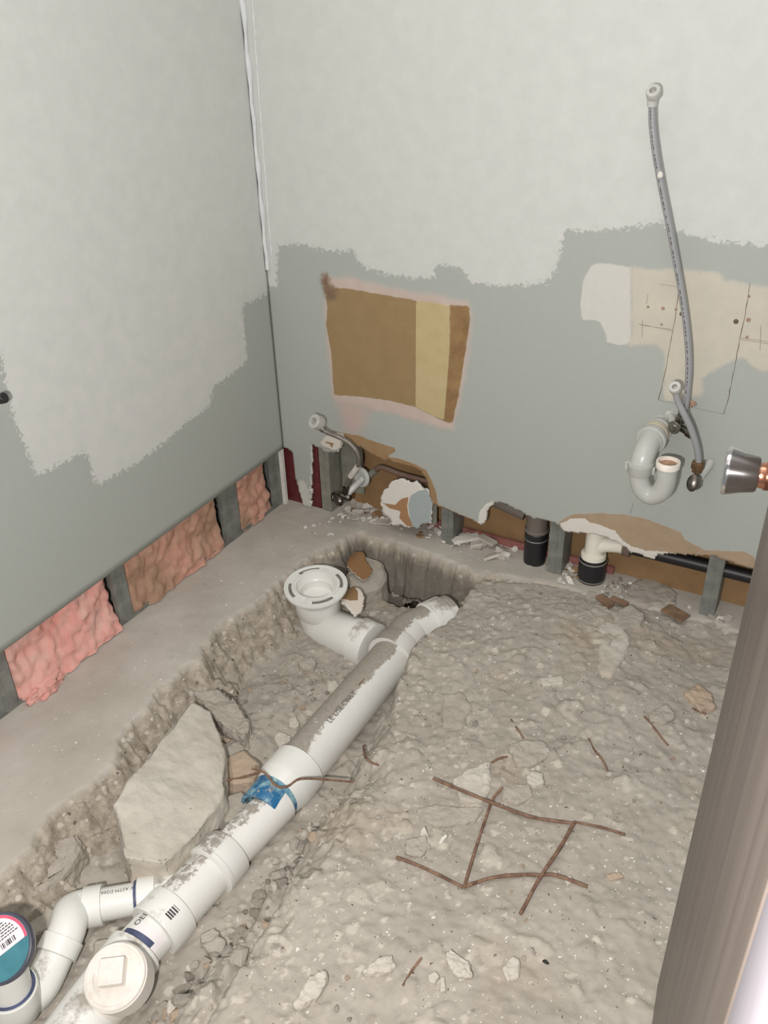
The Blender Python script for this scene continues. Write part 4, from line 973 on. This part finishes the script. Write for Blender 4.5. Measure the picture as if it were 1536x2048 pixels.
# ------------------------------------------------------------ supply hoses, valves, trap on the back wall
def face_ring(mb, c, d, ro, ri, L, mi=0, n=32, hexa=False):
    return mb.turn(c, d, [(-L, ri*.8), (-L, ro*.85), (-L*.8, ro), (-.002, ro), (0, ro*.93), (0, ri), (-L*.6, ri*.95), (-L*.6, 0)], 6 if hexa else n, mi, caps=(False, False))
def ypt(px, py, y): return np.array(YP(px, py, y))
th = empty('supply_hose', ypt(1368, 820, -.03), 'long pale grey braided supply hose rising up the back wall above the shutoff valve', 'hose')
pts = [(1305,200,-.05),(1305,245,-.05),(1311,300,-.052),(1324,375,-.05),(1340,455,-.045),(1354,530,-.042),(1367,605,-.04),(1376,680,-.04),(1378,740,-.04),(1373,800,-.04),(1367,826,-.04)]
P = [ypt(*p) for p in pts]
MB().tube(P, .0078, 14, 6).build('hose_tube', M['hose'], th)
g = random.Random(6); mb = MB(); S = catmull(P, 40)
i = 14
while i < len(S)-3:
    n = g.choice([2, 3, 3, 5]); a = np.array(S[i]); b = np.array(S[min(i+n, len(S)-1)]); d = b-a; L = np.linalg.norm(d); d /= L
    s = np.cross(d, [0, -1, 0]); s /= np.linalg.norm(s); mb.box((a+b)/2+np.array([0, -.0076, 0])+s*.0012, (.0008, .0006, L*.42), (s, np.cross(d, s), d))
    i += n+g.choice([0, 1, 1, 2, 5])
mb.build('printed_marks', M['ink'], th, False)
mb = MB(); face_ring(mb, ypt(1306,180,-.062), (.0, -.75, .65), .0145, .007, .02); mb.build('coupling_nut', M['hose_nut'], th)
MB().turn(P[0]+np.array([0, 0, -.012]), (0, 0, 1), [(0, .0095), (.02, .0115), (.022, .008)], 20).build('ferrule', M['hose_nut'], th)
blob('plaster_spot', ypt(1320,350,-.060), .006, M['gypsum'], 1., .3, .5, th, 2, (1, .5, 1.2))
sh = empty('supply_hose', ypt(1395, 925, -.05), 'short pale grey supply hose ending above the dark oval valve handle', 'hose')
P = [ypt(*p) for p in [(1351,785,-.085),(1357,805,-.085),(1368,828,-.085),(1381,855,-.08),(1391,885,-.075),(1396,908,-.07),(1397,925,-.068)]]
MB().tube(P, .0074, 14, 6).build('hose_tube', M['hose'], sh)
mb = MB(); face_ring(mb, ypt(1349,773,-.092), (-.12, -.72, .68), .0135, .0058, .018); mb.build('coupling_nut', M['hose_nut'], sh)
# shutoff valve with the oval handle
va = empty('shutoff_valve', ypt(1405, 960, -.01), 'chrome shutoff valve with brass nut and dark oval handle, right of the trap', 'valve')
c = P[-1]; MB().turn(c+np.array([0, 0, -.026]), (0, 0, 1), [(0, .009), (.002, .0125), (.010, .0125), (.012, .0160), (.026, .0160), (.028, .013)], 6).build('brass_nut', M['brass'], va, False)
b = c+np.array([.002, 0, -.045]); MB().turn(b-np.array([0, 0, .022]), (0, 0, 1), [(0, .009), (.004, .012), (.03, .0115), (.034, .008)], 24).build('valve_body', M['chrome_worn'], va)
MB().turn(np.array([b[0]+.014, -.001, b[2]+.018]), np.array([b[0], b[1], b[2]-.004])-np.array([b[0]+.014, 0, b[2]+.018]), [(0, .011), (.055, .0105), (.06, .008)], 24).build('inlet_tube', M['trap'], va)
hc = ypt(1385, 966, -.112); hd = hc-(b-np.array([0, 0, .008])); hL = np.linalg.norm(hd); MB().turn(b-np.array([0, 0, .008]), hd, [(0, .006), (hL-.012, .006), (hL-.012, .018), (hL-.006, .0205), (hL, .0195), (hL+.002, .013), (hL+.003, 0)], 32, sx=.66).build('oval_handle', M['chrome_dark'], va)
# second shutoff valve, small, left
vb = empty('shutoff_valve', ypt(1352, 850, -.01), 'small chrome shutoff valve between the trap and the foot of the long hose', 'valve')
b2 = ypt(1360, 845, -.04)
MB().turn((b2[0]-.034, -.001, b2[2]-.002), (.45, -.8, -.1), [(0, .013), (.006, .013), (.008, .009), (.05, .009)], 20).build('inlet_tube', M['trap'], vb)
MB().turn(b2+np.array([-.006, 0, -.016]), (.25, -.1, 1), [(-.004, .008), (0, .011), (.020, .011), (.022, .009), (.022, .012), (.034, .012), (.036, .008)], 20).build('valve_body', M['chrome_worn'], vb)
MB().turn(ypt(1352,853,-.055), (-.25, -.85, .05), [(0, .006), (.004, .014), (.010, .0155), (.013, .013), (.013, .009), (.015, .007), (.015, 0)], 28).build('round_handle', M['chrome_worn'], vb)
MB().turn(b2+np.array([.002, .0, -.012]), (.9, -.3, -.25), [(0, .008), (.02, .008), (.02, .0105), (.034, .0105), (.034, 0)], 20).build('side_outlet', M['chrome_dark'], vb)
MB().turn(b2+np.array([.004, .004, .020]), (-.1, 0, 1), [(0, .0125), (.014, .0125), (.016, .009)], 6).build('hose_nut', M['chrome_worn'], vb, False)
# p-trap
tr = empty('sink_trap', ypt(1310, 960, -.10), 'grey-painted plastic P-trap hanging open from the back wall', 'drain trap')
w0 = ypt(1322, 857, 0.0); T = [ypt(*p) for p in [(1310,868,-.045),(1298,886,-.085),(1287,912,-.115),(1280,938,-.125)]]
MB().turn(w0+np.array([0, .004, 0]), T[0]-w0, [(0, .0335), (.006, .034), (.008, .031), (.03, .031)], 40).build('escutcheon', M['trap'], tr)
MB().tube([w0]+T, .0265, 30, 8).build('trap_arm', M['trap'], tr)
dd = T[1]-T[0]; MB().turn(T[0]+dd*.35, dd, [(0, .027), (.001, .0345), (.014, .0350), (.016, .0335), (.016, .0295), (.024, .0290)], 36).build('slip_nut', M['trap'], tr)
MB().turn(T[0]+dd*-.25, dd, [(0, .0285), (.001, .031), (.012, .0315), (.013, .028)], 36).build('inner_ring', simple('trap_ring_tan', srgb(196, 186, 166), .5), tr)
J = [ypt(*p) for p in [(1280,936,-.125),(1279,955,-.125),(1285,977,-.125),(1301,990,-.125),(1320,984,-.128),(1330,967,-.13),(1334,945,-.132),(1336,930,-.132)]]
MB().tube(J, .0232, 34, 8).build('trap_bend', M['trap'], tr)
MB().turn(J[0]+np.array([0, 0, .016]), (0.05, 0, -1), [(0, .0245), (.001, .0300), (.007, .0305), (.010, .0290), (.026, .0285), (.030, .0255)], 36).build('union_nut', M['trap'], tr)
for s in (-1, 1): MB().box(J[0]+np.array([s*.031, 0, .000]), (.004, .004, .010)).build('nut_lug', M['trap'], tr, False, .002)
ud = J[-1]-J[-2]; ud /= np.linalg.norm(ud)
MB().turn(J[-1]-ud*.006, ud, [(0, .0235), (.001, .0268), (.014, .0272), (.016, .0262), (.016, .0225), (.002, .0215)], 40, caps=(False, False)).build('trap_rim', M['trap_rim'], tr)
MB().turn(J[-1]+ud*.002, ud, [(0, .022), (.001, 0)], 30, caps=(False, False)).build('sludge', M['sludge'], tr)
MB().turn(J[-1]-ud*.035, ud, [(0, .0233), (.0008, .0238), (.0016, .0233)], 36, caps=(False, False)).build('seam', M['trap'], tr)
# little brown stain box where the long hose passes the old cut
o = blob('foam_lump', ypt(1378, 806, -.004), .010, simple('old_foam', srgb(178, 146, 124), .9, 0, .15, 80), 4., .7, .4, None, 3, (1.2, .4, .8)); tag(o, 'small tan lump of old filler beside the foot of the long hose', 'filler')
# pencil and cut lines of the pasted drywall patch (fine grooves in the wall face)
def groove_line(px, r, mat, label, jagamp=.0, name='scored_line'):
    P = [ypt(x, y, -.0003) for x, y in px]
    if jagamp: P = [np.array([q[0], -.0003, q[1]]) for q in jag([(p[0], p[2]) for p in P], jagamp, .012, 3, closed=False)]+[P[-1]]
    return MB().tube(P, r, 6, 0, flat=.5, wob=.4 if jagamp else .1).build(name, mat, WALL_BACK)
lnm = simple('score_line', srgb(124, 106, 88), .9, 0, .3, 90); lnp = simple('pencil_line', srgb(158, 134, 112), .9, 0, .2, 90); lg = simple('seam_line', srgb(136, 138, 132), .9)
for px, r_, mm, ja in [([(1359,572),(1352,625),(1340,690),(1332,735),(1322,780),(1317,800)], .0012, lnm, .0008), ([(1500,567),(1494,610),(1480,675),(1468,740),(1456,800),(1447,828)], .0013, lnm, .0009),
                       ([(1317,800),(1350,807),(1400,818),(1447,828)], .0008, lg, .0004), ([(1280,650),(1310,654),(1345,659)], .0006, lnp, 0), ([(1276,647),(1345,662)], .0005, lnp, 0),
                       ([(1296,588),(1293,607)], .0007, lnp, 0), ([(1285,640),(1284,675)], .0007, lnp, 0), ([(1320,568),(1358,574)], .0006, lnp, 0),
                       ([(1479,675),(1540,684)], .0007, lnp, 0), ([(1482,679),(1540,688)], .0006, lnp, 0), ([(1522,650),(1520,700)], .0008, lnp, 0), ([(1267,1005),(1260,1029)], .0008, lg, 0)]:
    groove_line(px, r_, mm, '', ja)
for (x, y, r_) in [(1363,628,.0045), (1472,643,.0055)]:
    p = ypt(x, y, -.0004); MB().turn(p, (0, -1, 0), [(0, r_), (.0005, r_), (.0005, 0)], 18).build('screw_hole', M['smudge'], WALL_BACK)
for (x, y, r_) in [(1326,617,.004), (1296,614,.003), (1323,649,.003), (1352,619,.003), (1497,640,.005), (1494,674,.003), (1498,593,.003)]:
    p = ypt(x, y, -.0004); MB().turn(p, (0, -1, 0), [(0, r_), (.0006, r_*.8), (.0002, r_*.4)], 14).build('filled_hole', lnp, WALL_BACK)

# ------------------------------------------------------------ toilet supply at the corner
ts = empty('supply_hose', ypt(700, 975, -.02), 'braided steel toilet supply hose with white ring nut beside the room corner', 'hose')
P = [ypt(*p) for p in [(640,855,-.075),(655,865,-.075),(675,873,-.075),(697,885,-.07),(713,903,-.065),(718,922,-.06),(713,938,-.055),(703,950,-.05),(694,965,-.05),(693,980,-.05)]]
MB().tube(P, .0068, 14, 8).build('braided_tube', M['braid'], ts)
MB().tube([ypt(716,932,-.0565), ypt(709,942,-.053), ypt(701,953,-.05)], .0088, 16, 4).build('crimp_sleeve', M['tape'], ts)
MB().tube([P[0]+(P[0]-P[1])*.2, P[0]+(P[1]-P[0])*.55], .0092, 16, 0).build('crimp_sleeve', M['chrome_worn'], ts)
mb = MB(); face_ring(mb, ypt(627,842,-.09), (-.30, -.80, .52), .0215, .010, .03); mb.build('ring_nut', M['hose_nut'], ts)
MB().turn(ypt(627,842,-.09)+np.array([.004, .012, -.008]), (-.30, -.80, .52), [(0, 0), (.0, .0103), (.002, 0)], 20).build('ring_hole', M['black'], ts)
tvv = empty('shutoff_valve', ypt(700, 985, -.02), 'old shutoff valve with dark handles and grey escutcheon at the foot of the back wall', 'valve')
ec = ypt(722, 957, -.004)
mb = MB(); mb.turn(ec+np.array([0, .01, 0]), (-.25, -.9, .15), [(0, .030), (.004, .031), (.010, .028), (.011, .022), (.004, .021), (.004, .0)], 40, caps=(True, False)); mb.build('escutcheon', M['trap'], tvv)
vb0 = ec+np.array([.006, .0, .002]); vb1 = ypt(693, 990, -.055)
MB().tube([vb0, (vb0+vb1)/2+np.array([0, -.008, .0]), vb1], .010, 20, 5).build('inlet_tube', M['trap'], tvv)
MB().tube([vb1+np.array([.0, 0, .028]), vb1+np.array([0, 0, .014]), vb1], .0105, 6, 0).build('hose_nut', M['chrome_dark'], tvv, False)
MB().turn(vb1+np.array([.014, 0, -.006]), (-1, -.12, -.1), [(0, .010), (.01, .013), (.03, .013), (.034, .009)], 20).build('valve_body', M['chrome_worn'], tvv)
MB().turn(ypt(684,998,-.075), (-.5, -.85, .0), [(0, .008), (.006, .017), (.014, .0185), (.020, .016), (.021, 0)], 28, sx=1.25).build('oval_handle', M['chrome_dark'], tvv)
MB().turn(ypt(673,994,-.05), (-.9, -.5, .0), [(0, .008), (.004, .013), (.012, .014), (.016, .011), (.017, 0)], 24, sx=1.2).build('side_cap', M['chrome_dark'], tvv)
o = MB().tube([ypt(703,948,.05), ypt(712,943,.05), ypt(735,950,.05), ypt(748,942,.05), ypt(760,935,.05), ypt(775,938,.05), ypt(800,948,.05), ypt(862,965,.05)], .0085, 16, 5).build('copper_pipe', M['copper_old']); tag(o, 'old dusty copper pipe running right inside the torn wall cavity', 'pipe')
o = MB().tube([ypt(730,958,.03), ypt(742,948,.045), ypt(752,940,.05)], .0105, 18, 3).build('copper_elbow', M['galv2']); tag(o, 'soldered grey elbow joining the old copper pipe behind the toilet valve', 'pipe fitting')

# ------------------------------------------------------------ dark waste pipe and white tee in the cavity
wp = empty('waste_pipe', ypt(1070, 1135, .05), 'dark vertical waste pipe with rubber coupling in the back wall cavity', 'pipe')
c0 = ypt(1068, 1150, .05); 
zt = lambda y: float(YP(1070, y, .05)[2]); xx = float(YP(1071, 1090, .05)[0]); yy = .05
MB().turn((xx, yy, -.03), (0, 0, 1), [(0, .031), (zt(1062)+.03, .0325), (zt(1060)+.03, .030)], 40).build('rubber_coupling', M['blackp'], wp)
MB().turn((xx, yy, zt(1064)), (0, 0, 1), [(0, .031), (.28, .031)], 40).build('cast_pipe', M['cast'], wp)
MB().turn((xx, yy, zt(1060)), (0, 0, 1), [(0, .032), (.002, .0345), (.008, .0345), (.01, .032)], 40, caps=(False, False)).build('hub_ring', M['cast'], wp)
MB().turn((xx, yy, zt(1075)), (0, 0, 1), [(0, .0327), (.001, .0336), (.003, .0336), (.004, .0327)], 40, caps=(False, False)).build('clamp_band', M['galv'], wp)
o = MB().tube([ypt(985,1000,.06), ypt(1050,1030,.06)], .0165, 24, 0).build('waste_pipe', M['cast']); tag(o, 'grey horizontal pipe meeting the dark waste pipe under the torn wall edge', 'pipe')
te = empty('tee_fitting', ypt(1188, 1130, .045), 'cream white plastic tee standing in the back wall cavity', 'pipe fitting')
xt = float(YP(1186, 1120, .04)[0]); yt = .04; ztt = lambda y: float(YP(1186, y, yt)[2]) ; zr = float(YP(1183, 1120, yt)[2])
MB().turn((xt, yt, ztt(1110)), (0, 0, 1), [(0, .026), (.01, .026), (.30, .026)], 40).build('tee_body', M['pvc_cream'], te)
MB().turn((xt, yt, ztt(1126)), (0, 0, 1), [(0, .0335), (.030, .0345), (.034, .0335), (.036, .028)], 40).build('lower_hub', M['pvc_cream'], te)
a0 = np.array([xt, yt, ztt(1090)]); a1 = np.array(YP(1215,1108,yt)); a2 = np.array(YP(1250,1104,yt))
MB().tube([a0+np.array([0, 0, -.005]), a0+np.array([.03, 0, .012]), a0+np.array([.062, 0, .020]), a0+np.array([.082, 0, .021])], .0215, 30, 5).build('side_branch', M['pvc_cream'], te)
MB().turn(a0+np.array([.078, 0, .021]), (1, 0, 0), [(0, .0225), (.001, .0255), (.02, .0255), (.021, .022)], 30).build('branch_hub', M['smudge'], te)
rc = empty('rubber_coupling', (xt, yt, -.02), 'black rubber coupling with two steel bands under the white tee', 'pipe coupling')
MB().turn((xt, yt, -.012), (0, 0, 1), [(0, .0335), (.01, .0370), (.045, .0380), (.075, .0360), (.085, .0345)], 44).build('rubber_sleeve', M['blackp'], rc)
for zc in (.062, .004): MB().turn((xt, yt, zc), (0, 0, 1), [(0, .0365), (.0005, .0382), (.0035, .0384), (.004, .0365)], 44, caps=(False, False)).build('clamp_band', M['galv2'], rc)
MB().turn((xt, yt, -.03), (0, 0, 1), [(0, .034), (.022, .034), (.024, .03)], 40).build('pipe_below', M['copper_old'], rc)
o = MB().tube([a0+np.array([.098, 0, .021]), a0+np.array([.25, .005, .021]), a0+np.array([.6, .01, .021])], .0175, 24, 0).build('black_pipe', M['black']); tag(o, 'black plastic pipe running right from the white tee behind the stud', 'pipe')
o = blob('debris_fluff', ypt(1330,1122,.055), .05, M['smudge'], 5., .5, .3, None, 3, (2.2, .25, .22)); tag(o, 'pale fluff of torn paper lying on the black pipe', 'debris')
bpy.data.objects.remove(o)

# ------------------------------------------------------------ drywall scraps and torn flaps
def scrap(name, px, plane, to3, mat_name, base, layers, label, cat, thick, step=.004, jagged=.0015, curl=None, tdir=-1):
    poly = [plane(*p) for p in px]; pj = [tuple(q) for q in jag(poly, jagged, .006, 4)]
    A = np.array(poly); us = np.arange(A[:, 0].min()-.006, A[:, 0].max()+.006, step); vs = np.arange(A[:, 1].min()-.006, A[:, 1].max()+.006, step)
    at = {k: [plane(*p) for p in q] for k, q in layers[0].items()}
    mm = layered(mat_name, base, layers[1], .05, .8, .3)
    o = grid_sheet(name, us, vs, to3, [mm, M['gypsum']], pj, (), at, thick, tdir=tdir, disp=curl); return tag(o, label, cat)
def plY(Y): return lambda x, y: (float(YP(x, y, Y)[0]), float(YP(x, y, Y)[2]))
def plZ(z): return lambda x, y: (float(Z(x, y, z)[0]), float(Z(x, y, z)[1]))
scrap('drywall_scrap', [(760,1008),(764,984),(774,978),(781,965),(802,961),(820,968),(829,966),(846,982),(852,980),(862,998),(862,1046),(848,1047),(838,1054),(812,1053),(800,1046),(786,1048),(782,1034),(768,1026),(766,1014)], plY(-.004),
      lambda Q: np.column_stack([Q[:, 0], -.004+.10*(Q[:, 1]-.10), Q[:, 1]]), 'scrap_finish', srgb(214, 209, 198),
      ({'a': [(816,1010),(820,992),(834,984),(851,980),(863,1000),(864,1050),(835,1056),(824,1050)], 'b': [(764,1005),(790,1010),(802,998),(816,995),(814,1012),(818,1030),(828,1052),(815,1050),(800,1035),(802,1022),(780,1016)]},
       [('a', srgb(160, 168, 166), .004, 40, .0008, None), ('b', srgb(160, 122, 84), .006, 40, .0008, None)]), 'torn drywall scrap, white, brown and grey, leaning at the foot of the back wall', 'drywall', .011, jagged=.0028)
scrap('drywall_flap', [(640,884),(652,872),(668,866),(685,868),(690,880),(681,885),(680,897),(670,901),(655,896),(643,892)], plY(-.004),
      lambda Q: np.column_stack([Q[:, 0], np.full(len(Q), -.005), Q[:, 1]]), 'flap_finish', srgb(208, 202, 188),
      ({'a': [(650,882),(658,884),(668,886),(664,896),(660,888),(652,885)]}, [('a', srgb(140, 112, 82), .003, 60, .0008, None)]), 'small torn white drywall flap above the pale stud', 'drywall', .006, .003)
cl = lambda Q, v: v+np.column_stack([np.zeros(len(Q)), np.zeros(len(Q)), .012*np.sin((Q[:, 0]-Q[0, 0])*45)])
scrap('torn_paper', [(697,1115),(712,1105),(728,1112),(732,1125),(745,1135),(738,1148),(725,1155),(705,1148),(694,1140)], plZ(-.035),
      lambda Q: np.column_stack([Q[:, 0], Q[:, 1], np.full(len(Q), -.035)]), 'paper_brown', srgb(142, 106, 70), ({}, []), 'torn brown drywall paper lying on the smooth lump behind the flange', 'torn paper', .0025, .003, .002, cl)
scrap('torn_paper', [(682,1196),(692,1180),(706,1178),(722,1186),(728,1196),(726,1215),(712,1228),(700,1222),(684,1212)], plZ(-.035),
      lambda Q: np.column_stack([Q[:, 0], Q[:, 1], np.full(len(Q), -.035)]), 'paper_white', srgb(216, 206, 192),
      ({'a': [(680,1196),(690,1176),(705,1174),(716,1190),(716,1204),(700,1208),(684,1203)]}, [('a', srgb(142, 112, 76), .004, 60, .0006, None)]), 'half white, half brown drywall piece right beside the toilet flange', 'torn paper', .007, .003, .002, cl)
# pile of white gypsum bits on the slab strip
def bits(px_list, n, rr, name, label, group, mats, y0=None, seed=1, lift=.0):
    g = random.Random(seed)
    for k in range(n):
        x, y = g.choice(px_list); x += g.uniform(-22, 22); y += g.uniform(-10, 10)
        p = onground(x, y); r = g.uniform(*rr); hx, hy = r*g.uniform(.7, 1.6), r*g.uniform(.5, 1.); th_ = r*g.uniform(.12, .3)
        e = Vector((g.uniform(-.5, .5), g.uniform(-.5, .5), g.uniform(0, 3.1))); from mathutils import Euler
        Rm = Euler(e).to_matrix(); P = []
        for (a, b) in ((-1, -.7), (.2, -1), (1, -.3), (.7, .8), (-.5, 1)):
            a *= g.uniform(.7, 1.1); b *= g.uniform(.7, 1.1)
            for s in (-1, 1): P.append(Rm @ Vector((a*hx, b*hy, s*th_)))
        v = [np.array(q[:])+p+np.array([0, 0, r*.35+lift]) for q in P]
        f = [tuple(range(0, 10, 2)), tuple(reversed(range(1, 10, 2)))]+[(i*2, ((i+1) % 5)*2, ((i+1) % 5)*2+1, i*2+1)[::-1] for i in range(5)]
        tag(fromarr(name, v, f, [g.choice(mats)], None, False), label, 'debris', group)
gy = [M['gypsum'], M['gypsum'], M['stone_light'], M['kraft']]
bits([(720,1005),(740,1015),(760,1030),(700,1030),(745,1035)], 46, (.005, .018), 'gypsum_bit', 'piece of crushed gypsum in the heap under the toilet valve', 'gypsum bits under the toilet valve', gy, seed=2)
bits([(880,1062),(860,1068),(905,1075)], 26, (.004, .012), 'gypsum_bit', 'small gypsum bit at the foot of the stud left of the dark pipe', 'gypsum bits by the left stud', gy, seed=3)
bits([(945,1075),(925,1085),(965,1085),(990,1100),(1010,1105)], 40, (.005, .024), 'gypsum_bit', 'piece of broken gypsum in the heap left of the dark waste pipe', 'gypsum bits left of the waste pipe', [M['gypsum'], M['stone'], M['stone_light']], seed=4)
bits([(1120,1130),(1135,1125),(1150,1150),(1140,1160)], 34, (.004, .015), 'gypsum_bit', 'crumbled gypsum bit between the stud and the white tee', 'gypsum bits beside the white tee', gy, seed=5)
bits([(1220,1170),(1240,1180),(1260,1190),(1215,1185)], 30, (.004, .011), 'gypsum_bit', 'small bit of rubble right of the black rubber coupling', 'rubble bits right of the coupling', [M['gypsum'], M['stone'], M['stone_dark']], seed=6)
bits([(650,1060),(620,1050),(670,1045)], 12, (.003, .009), 'gypsum_bit', 'flat white chip lying on the slab near the corner', 'white chips on the slab corner', [M['gypsum']], seed=7)
bits([(1350,1215),(1390,1225),(1440,1240)], 10, (.005, .014), 'gypsum_bit', 'pale chip at the wall foot by the rightmost stud', 'pale chips by the rightmost stud', [M['gypsum'], M['stone']], seed=8)
# strips of broken board
def plank(px0, px1, z, w, h, mat, label, name='board_strip', cat='debris'):
    a = np.array(Z(*px0, z)); b = np.array(Z(*px1, z)); d = b-a; L = np.linalg.norm(d); d /= L; n = np.array([-d[1], d[0], 0]); n /= np.linalg.norm(n)
    o = MB().box((a+b)/2, (L/2, w/2, h/2), (d, n, np.cross(d, n))).build(name, mat, None, False, .001); return tag(o, label, cat)
plank((905,1082), (958,1072), .018, .03, .010, M['gypsum'], 'long white gypsum strip on the heap right of the left stud')
plank((960,1072), (990,1088), .022, .025, .008, M['stone_light'], 'flat grey board strip tilted on the heap left of the waste pipe')
plank((745,1042), (800,1046), .004, .03, .004, M['stone_light'], 'thin grey strip lying in front of the drywall scrap')
plank((1198,1192), (1222,1212), .006, .022, .012, M['wood'], 'short brown wood offcut in front of the rubber coupling', 'wood_offcut', 'wood')
plank((1222,1196), (1255,1210), .010, .014, .010, M['wood'], 'second brown wood offcut, right of the first one', 'wood_offcut', 'wood')
plank((1330,1215), (1372,1238), .004, .04, .006, M['wood'], 'brown board remnant at the wall foot left of the rightmost stud', 'wood_offcut', 'wood')
plank((868,1104), (962,1144), -.030, .006, .008, M['wood'], 'dark edge of old wood in the face of the back slab above the hollow', 'wood_edge', 'wood')
o = MB().tube([np.array(Z(940,1118,-.01)), np.array(Z(942,1135,-.04)), np.array(Z(940,1150,-.06))], .003, 8, 4).build('rusty_wire', M['rust']); tag(o, 'short vertical wire stub hanging over the hollow from the back slab', 'wire')

# ------------------------------------------------------------ door with knob on the right
E0 = np.array([1.4680, -1.04, 0]); N0 = np.array([1.544, -1.62, 0]); dl = (N0-E0)/np.linalg.norm(N0-E0); nl = np.array([dl[1], -dl[0], 0])
if nl[0] > 0: nl = -nl
dr = empty('door_leaf', (E0+N0)/2, 'worn grey-brown door leaf standing open at the right picture edge', 'door')
dr.name = 'door_1'; dr['kind'] = 'structure'
Ld = np.linalg.norm(N0-E0); zt_ = 2.03
MB().box((E0+N0)/2-nl*.0175+np.array([0, 0, zt_/2+.012]), (Ld/2, .0175, zt_/2), (dl, nl, np.array([0, 0, 1.]))).build('door_panel', M['door'], dr, False, .0015)
kb = E0+dl*.058+np.array([0, 0, .986]); 
kn = MB().turn(kb, nl, [(0, .024), (.003, .024), (.005, .016), (.010, .0125)], 40).build('rose', M['copper'], dr)
MB().turn(kb+nl*.006, nl, [(0, .0145), (.006, .0150), (.008, .0135), (.012, .0132)], 36).build('knob_neck', M['copper'], dr)
MB().turn(kb+nl*.010, nl, [(0, .0118), (.008, .0122), (.010, .0125)], 36).build('knob_collar', M['chrome'], dr)
MB().turn(kb+nl*.019, nl, [(-.001, .0), (0, .0168), (.002, .0185), (.015, .0212), (.028, .0252), (.031, .0255), (.033, .0245), (.034, .018), (.0345, 0)], 56).build('door_knob', M['chrome'], dr)
MB().box(E0+dl*-.0005-nl*.0175+np.array([0, 0, .985]), (.0006, .012, .028), (dl, nl, np.array([0, 0, 1.]))).build('latch_plate', M['copper'], dr, False)
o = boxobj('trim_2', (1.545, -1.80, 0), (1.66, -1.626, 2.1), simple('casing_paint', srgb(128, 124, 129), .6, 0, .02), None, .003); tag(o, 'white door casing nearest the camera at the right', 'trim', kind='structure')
# door stop on the left wall
ds = empty('door_stop', XP(-12, 800, .03), 'chrome door stop with black rubber tip at the left picture edge', 'door stop')
tipc = np.array(XP(10, 795, .06)); rear = np.array(XP(-40, 812, .0))
dd = tipc-rear; L = np.linalg.norm(dd)
MB().turn(rear, dd, [(0, .018), (.004, .018), (.006, .009), (L-.012, .0085)], 28).build('stem', M['chrome_worn'], ds)
MB().turn(rear, dd, [(L-.012, .0105), (L-.001, .0108), (L, .0100)], 28).build('rubber_tip', M['black'], ds)

# give top-level meshes an origin at their own base
for o in list(COL.objects):
    if o.type == 'MESH' and o.parent is None and o.get('kind') != 'structure' and o.location.length < 1e-6 and not o.name.startswith('pebble'):
        vs = np.array([v.co[:] for v in o.data.vertices])
        if len(vs) == 0: continue
        c = Vector(((vs[:, 0].min()+vs[:, 0].max())/2, (vs[:, 1].min()+vs[:, 1].max())/2, vs[:, 2].min()))
        o.data.transform(Matrix.Translation(-c)); o.location = c
